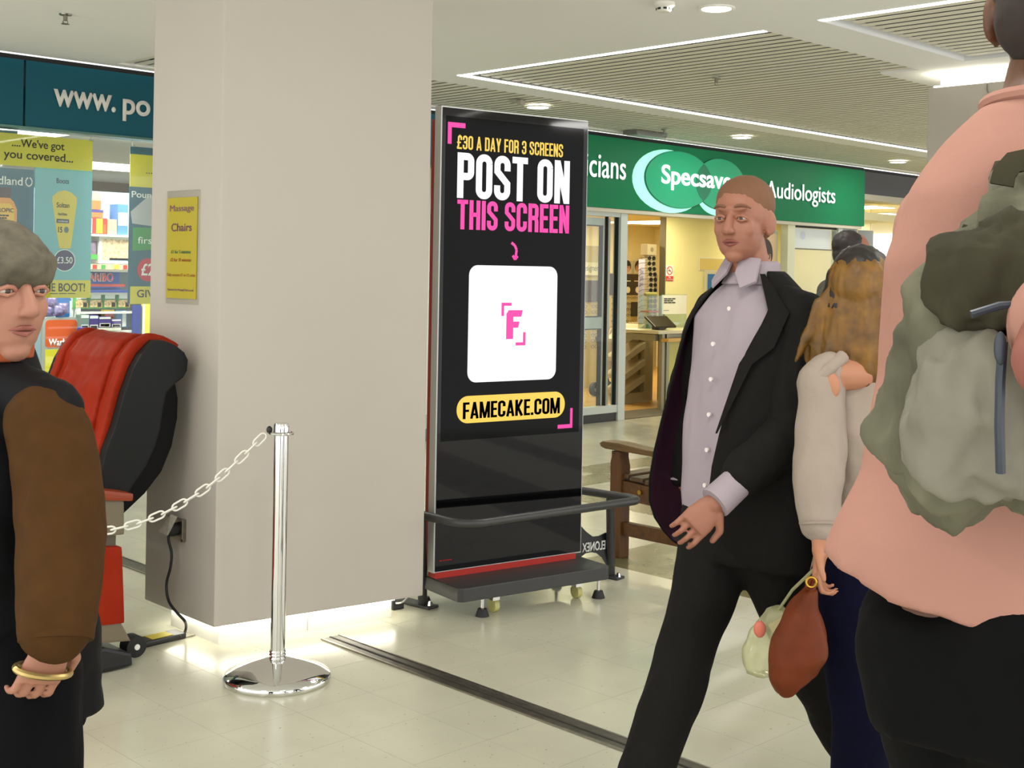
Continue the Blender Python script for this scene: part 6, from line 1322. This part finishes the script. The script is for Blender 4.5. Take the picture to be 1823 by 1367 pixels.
# --- the elderly man at the edge of the picture
F4 = (RT*.72-FW*.55).normalized(); Fx, L4 = axes(F4); h_toe = {'l': Fx, 'r': Fx}
SK4 = M('skin_fair', (160, 110, 88), .55, nz=(12, .06))
J4 = dict(head=(0.903, 2.197, 1.446), neck=(0.900, 2.228, 1.301), sh_l=(0.939, 2.442, 1.213), sh_r=(0.936, 2.053, 1.242), el_l=(0.935, 2.474, 0.968), el_r=(0.935, 1.997, 1.046), wr_l=(0.968, 2.414, 0.782), wr_r=(0.904, 1.944, 0.908),
          hip_l=(0.920, 2.293, 0.767), hip_r=(0.926, 2.118, 0.807), kn_l=(0.917, 2.323, 0.433), kn_r=(0.926, 2.062, 0.518), an_l=(0.893, 2.375, 0.041), an_r=(0.926, 2.090, 0.138))
m4 = thing('person', (V(J4['hip_l'])+V(J4['hip_r']))/2*Vector((1, 1, 0)), 'grey haired elderly man in a brown sleeved coat and black gilet', 'person')
t_skin[m4.name] = SK4
body(m4, J4, F4, F4, SK4, .0042, .92, 1.03, ((-UZ+Fx*.2, L4, .6, -1), ((-UZ*1.0-RT*.35), (RT*.7-FW*.7), .8, -1)))
head_kids(m4, J4['head'], F4, 1.03, M('brow_grey', (130, 122, 108), .7), M('lip_fair', (140, 80, 68), .5))
hair_cap(m4, J4['head'], F4, M('hair_grey', (88, 82, 66), .8, nz=(40, .3)), 1.03, ((-.012, .050, .084, .100, .078), (-.04, .012, .081, .077, .07), (.028, .046, .080, .082, .052)), .005)
BRN = M('sleeve_brown', (68, 44, 18), .85, spec=.12, nz=(30, .1), bump=(60, .2)); GIL = M('gilet_black', (4, 4, 6), .7, spec=.2, bump=(20, .2))
n4 = V(J4['neck']); hm4 = (V(J4['hip_l'])+V(J4['hip_r']))/2
mb = MB(); mb.rings([sup(n4+UZ*.015, L4, Fx, .09, .085), sup(n4-UZ*.05, L4, Fx, .135, .10), sup(n4-UZ*.10, L4, Fx, .165, .12), sup(n4.lerp(hm4, .45), L4, Fx, .17, .13), sup(hm4+UZ*.02, L4, Fx, .175, .135), sup(hm4-UZ*.09, L4, Fx, .178, .135)])
mb.cap(n4-UZ*.01, V(J4['sh_r'])+UZ*.012, .05, .058); mb.cap(n4-UZ*.01, V(J4['sh_l'])+UZ*.012, .05, .058)
blob('gilet', mb, GIL, m4, .009, 4, ((6, 6, 8), .010))
mb = MB(); mb.rings([sup(n4+UZ*.052, L4, Fx, .078, .08, 24, 2), sup(n4+UZ*.01, L4, Fx, .092, .092, 24, 2), sup(n4-UZ*.03, L4, Fx, .11, .10, 24, 2)]); blob('collar', mb, GIL, m4, .008, 3)
mb = MB(); mb.rings([sup(n4+UZ*.075+Fx*.01, L4, Fx, .064, .07, 24, 2), sup(n4+UZ*.03+Fx*.015, L4, Fx, .072, .084, 24, 2)]); blob('scarf', mb, M('scarf_orange', (150, 70, 30), .8, nz=(14, .25)), m4, .008, 3, ((20, 20, 20), .008))
for k in 'lr':
    a, b, c = V(J4['sh_'+k]), V(J4['el_'+k]), V(J4['wr_'+k]); c = b.lerp(c, .86)
    mb = MB().cap(a-UZ*.01, b, .070, .074, 18); mb.cap(b, c, .074, .064, 18)
    blob('sleeve', mb, BRN, m4, .009, 4, ((8, 8, 5), .012))
    w_ = V(J4['wr_'+k]); d = (w_-b).normalized()
    MB().cyl(w_-d*.02, w_+d*.012, .060, .058, 22).build('cuff', BRN, m4, True, bevel=.004)
hd = (-UZ*1.0-RT*.35).normalized(); w_ = V(J4['wr_r'])+hd*.062
hb_ = hd.cross((RT*.7-FW*.7)).normalized(); hn_ = hb_.cross(hd).normalized()
MB().tube([w_+hb_*.046*math.cos(a)+hn_*.024*math.sin(a) for a in [2*PI*i/24 for i in range(24)]], .0055, 8, True).build('bangle', M('bangle_gold', (196, 170, 110), .3, metal=.8), m4, True)
trousers(m4, J4, F4, M('trousers_black_wool', (4, 4, 6), .9, spec=.15), (.105, .085, .075), .165, .125, .10, .011)
shoes(m4, J4, M('shoe_black', (16, 15, 15)))

# --- the dark haired man by the far shop
H5 = (RT*.95+FW*.22).normalized(); F5 = (RT*.80+FW*.60).normalized(); Fx, L5 = axes(F5); h_toe = {'l': Fx, 'r': Fx}
SK5 = M('skin_tan', (150, 96, 74), .55, nz=(12, .06))
J5 = dict(head=(5.899, 3.457, 1.619), neck=(5.884, 3.471, 1.475), sh_l=(5.937, 3.616, 1.419), sh_r=(5.788, 3.355, 1.414), el_l=(5.984, 3.625, 1.117), el_r=(5.785, 3.316, 1.135), wr_l=(6.008, 3.573, 0.864), wr_r=(5.856, 3.302, 0.895),
          hip_l=(5.911, 3.529, 0.918), hip_r=(5.854, 3.417, 0.929), kn_l=(5.956, 3.541, 0.453), kn_r=(5.832, 3.382, 0.485), an_l=(5.930, 3.538, 0.090), an_r=(5.860, 3.411, 0.101))
m5 = thing('person', (V(J5['hip_l'])+V(J5['hip_r']))/2*Vector((1, 1, 0)), 'dark haired man in a grey suit walking towards the far shop', 'person')
t_skin[m5.name] = SK5
body(m5, J5, F5, H5, SK5, .007, 1.0, 1.0, ((-UZ, L5, .5, -1), (-UZ, L5*-1, .5, 1)))
head_kids(m5, J5['head'], H5, 1.0, M('brow_black', (24, 18, 14)), M('lip_ruddy', (126, 66, 56)))
hair_cap(m5, J5['head'], H5, M('hair_near_black', (36, 28, 24), .6), 1.0, ((-.036, .052, .080, .084, .076), (-.055, .0, .074, .058, .07)), .004, .007)
GS = M('suit_grey', (62, 60, 50), .8, nz=(50, .1))
n5 = V(J5['neck']); hm5 = (V(J5['hip_l'])+V(J5['hip_r']))/2
mb = MB(); mb.rings([sup(n5-UZ*.0, L5, Fx, .08, .075), sup(n5-UZ*.05, L5, Fx, .16, .10), sup(n5-UZ*.11, L5, Fx, .215, .13), sup(n5.lerp(hm5, .5), L5, Fx, .21, .145), sup(hm5, L5, Fx, .20, .145), sup(hm5-UZ*.14, L5, Fx, .205, .15)])
for k in 'lr':
    a, b, c = V(J5['sh_'+k]), V(J5['el_'+k]), V(J5['wr_'+k]); mb.cap(a, n5-UZ*.03, .075, .06); mb.cap(a, b, .075, .064); mb.cap(b, b.lerp(c, .95), .064, .054)
blob('jacket', mb, GS, m5, .011, 4, ((7, 7, 5), .010))
mb = MB(); mb.rings([sup(n5+UZ*.055-Fx*.012, L5, Fx, .064, .066, 24, 2), sup(n5+UZ*.005, L5, Fx, .078, .074, 24, 2)]); blob('shirt_collar', mb, M('shirt_white', (224, 224, 220), .6), m5, .009, 2)
trousers(m5, J5, F5, GS, (.105, .08, .07), .17, .13, .12, .012)
shoes(m5, J5, M('shoe_black', (16, 15, 15)))
for o_ in list(TS.collection.objects): TS.collection.objects.unlink(o_)
bpy.data.scenes.remove(TS)
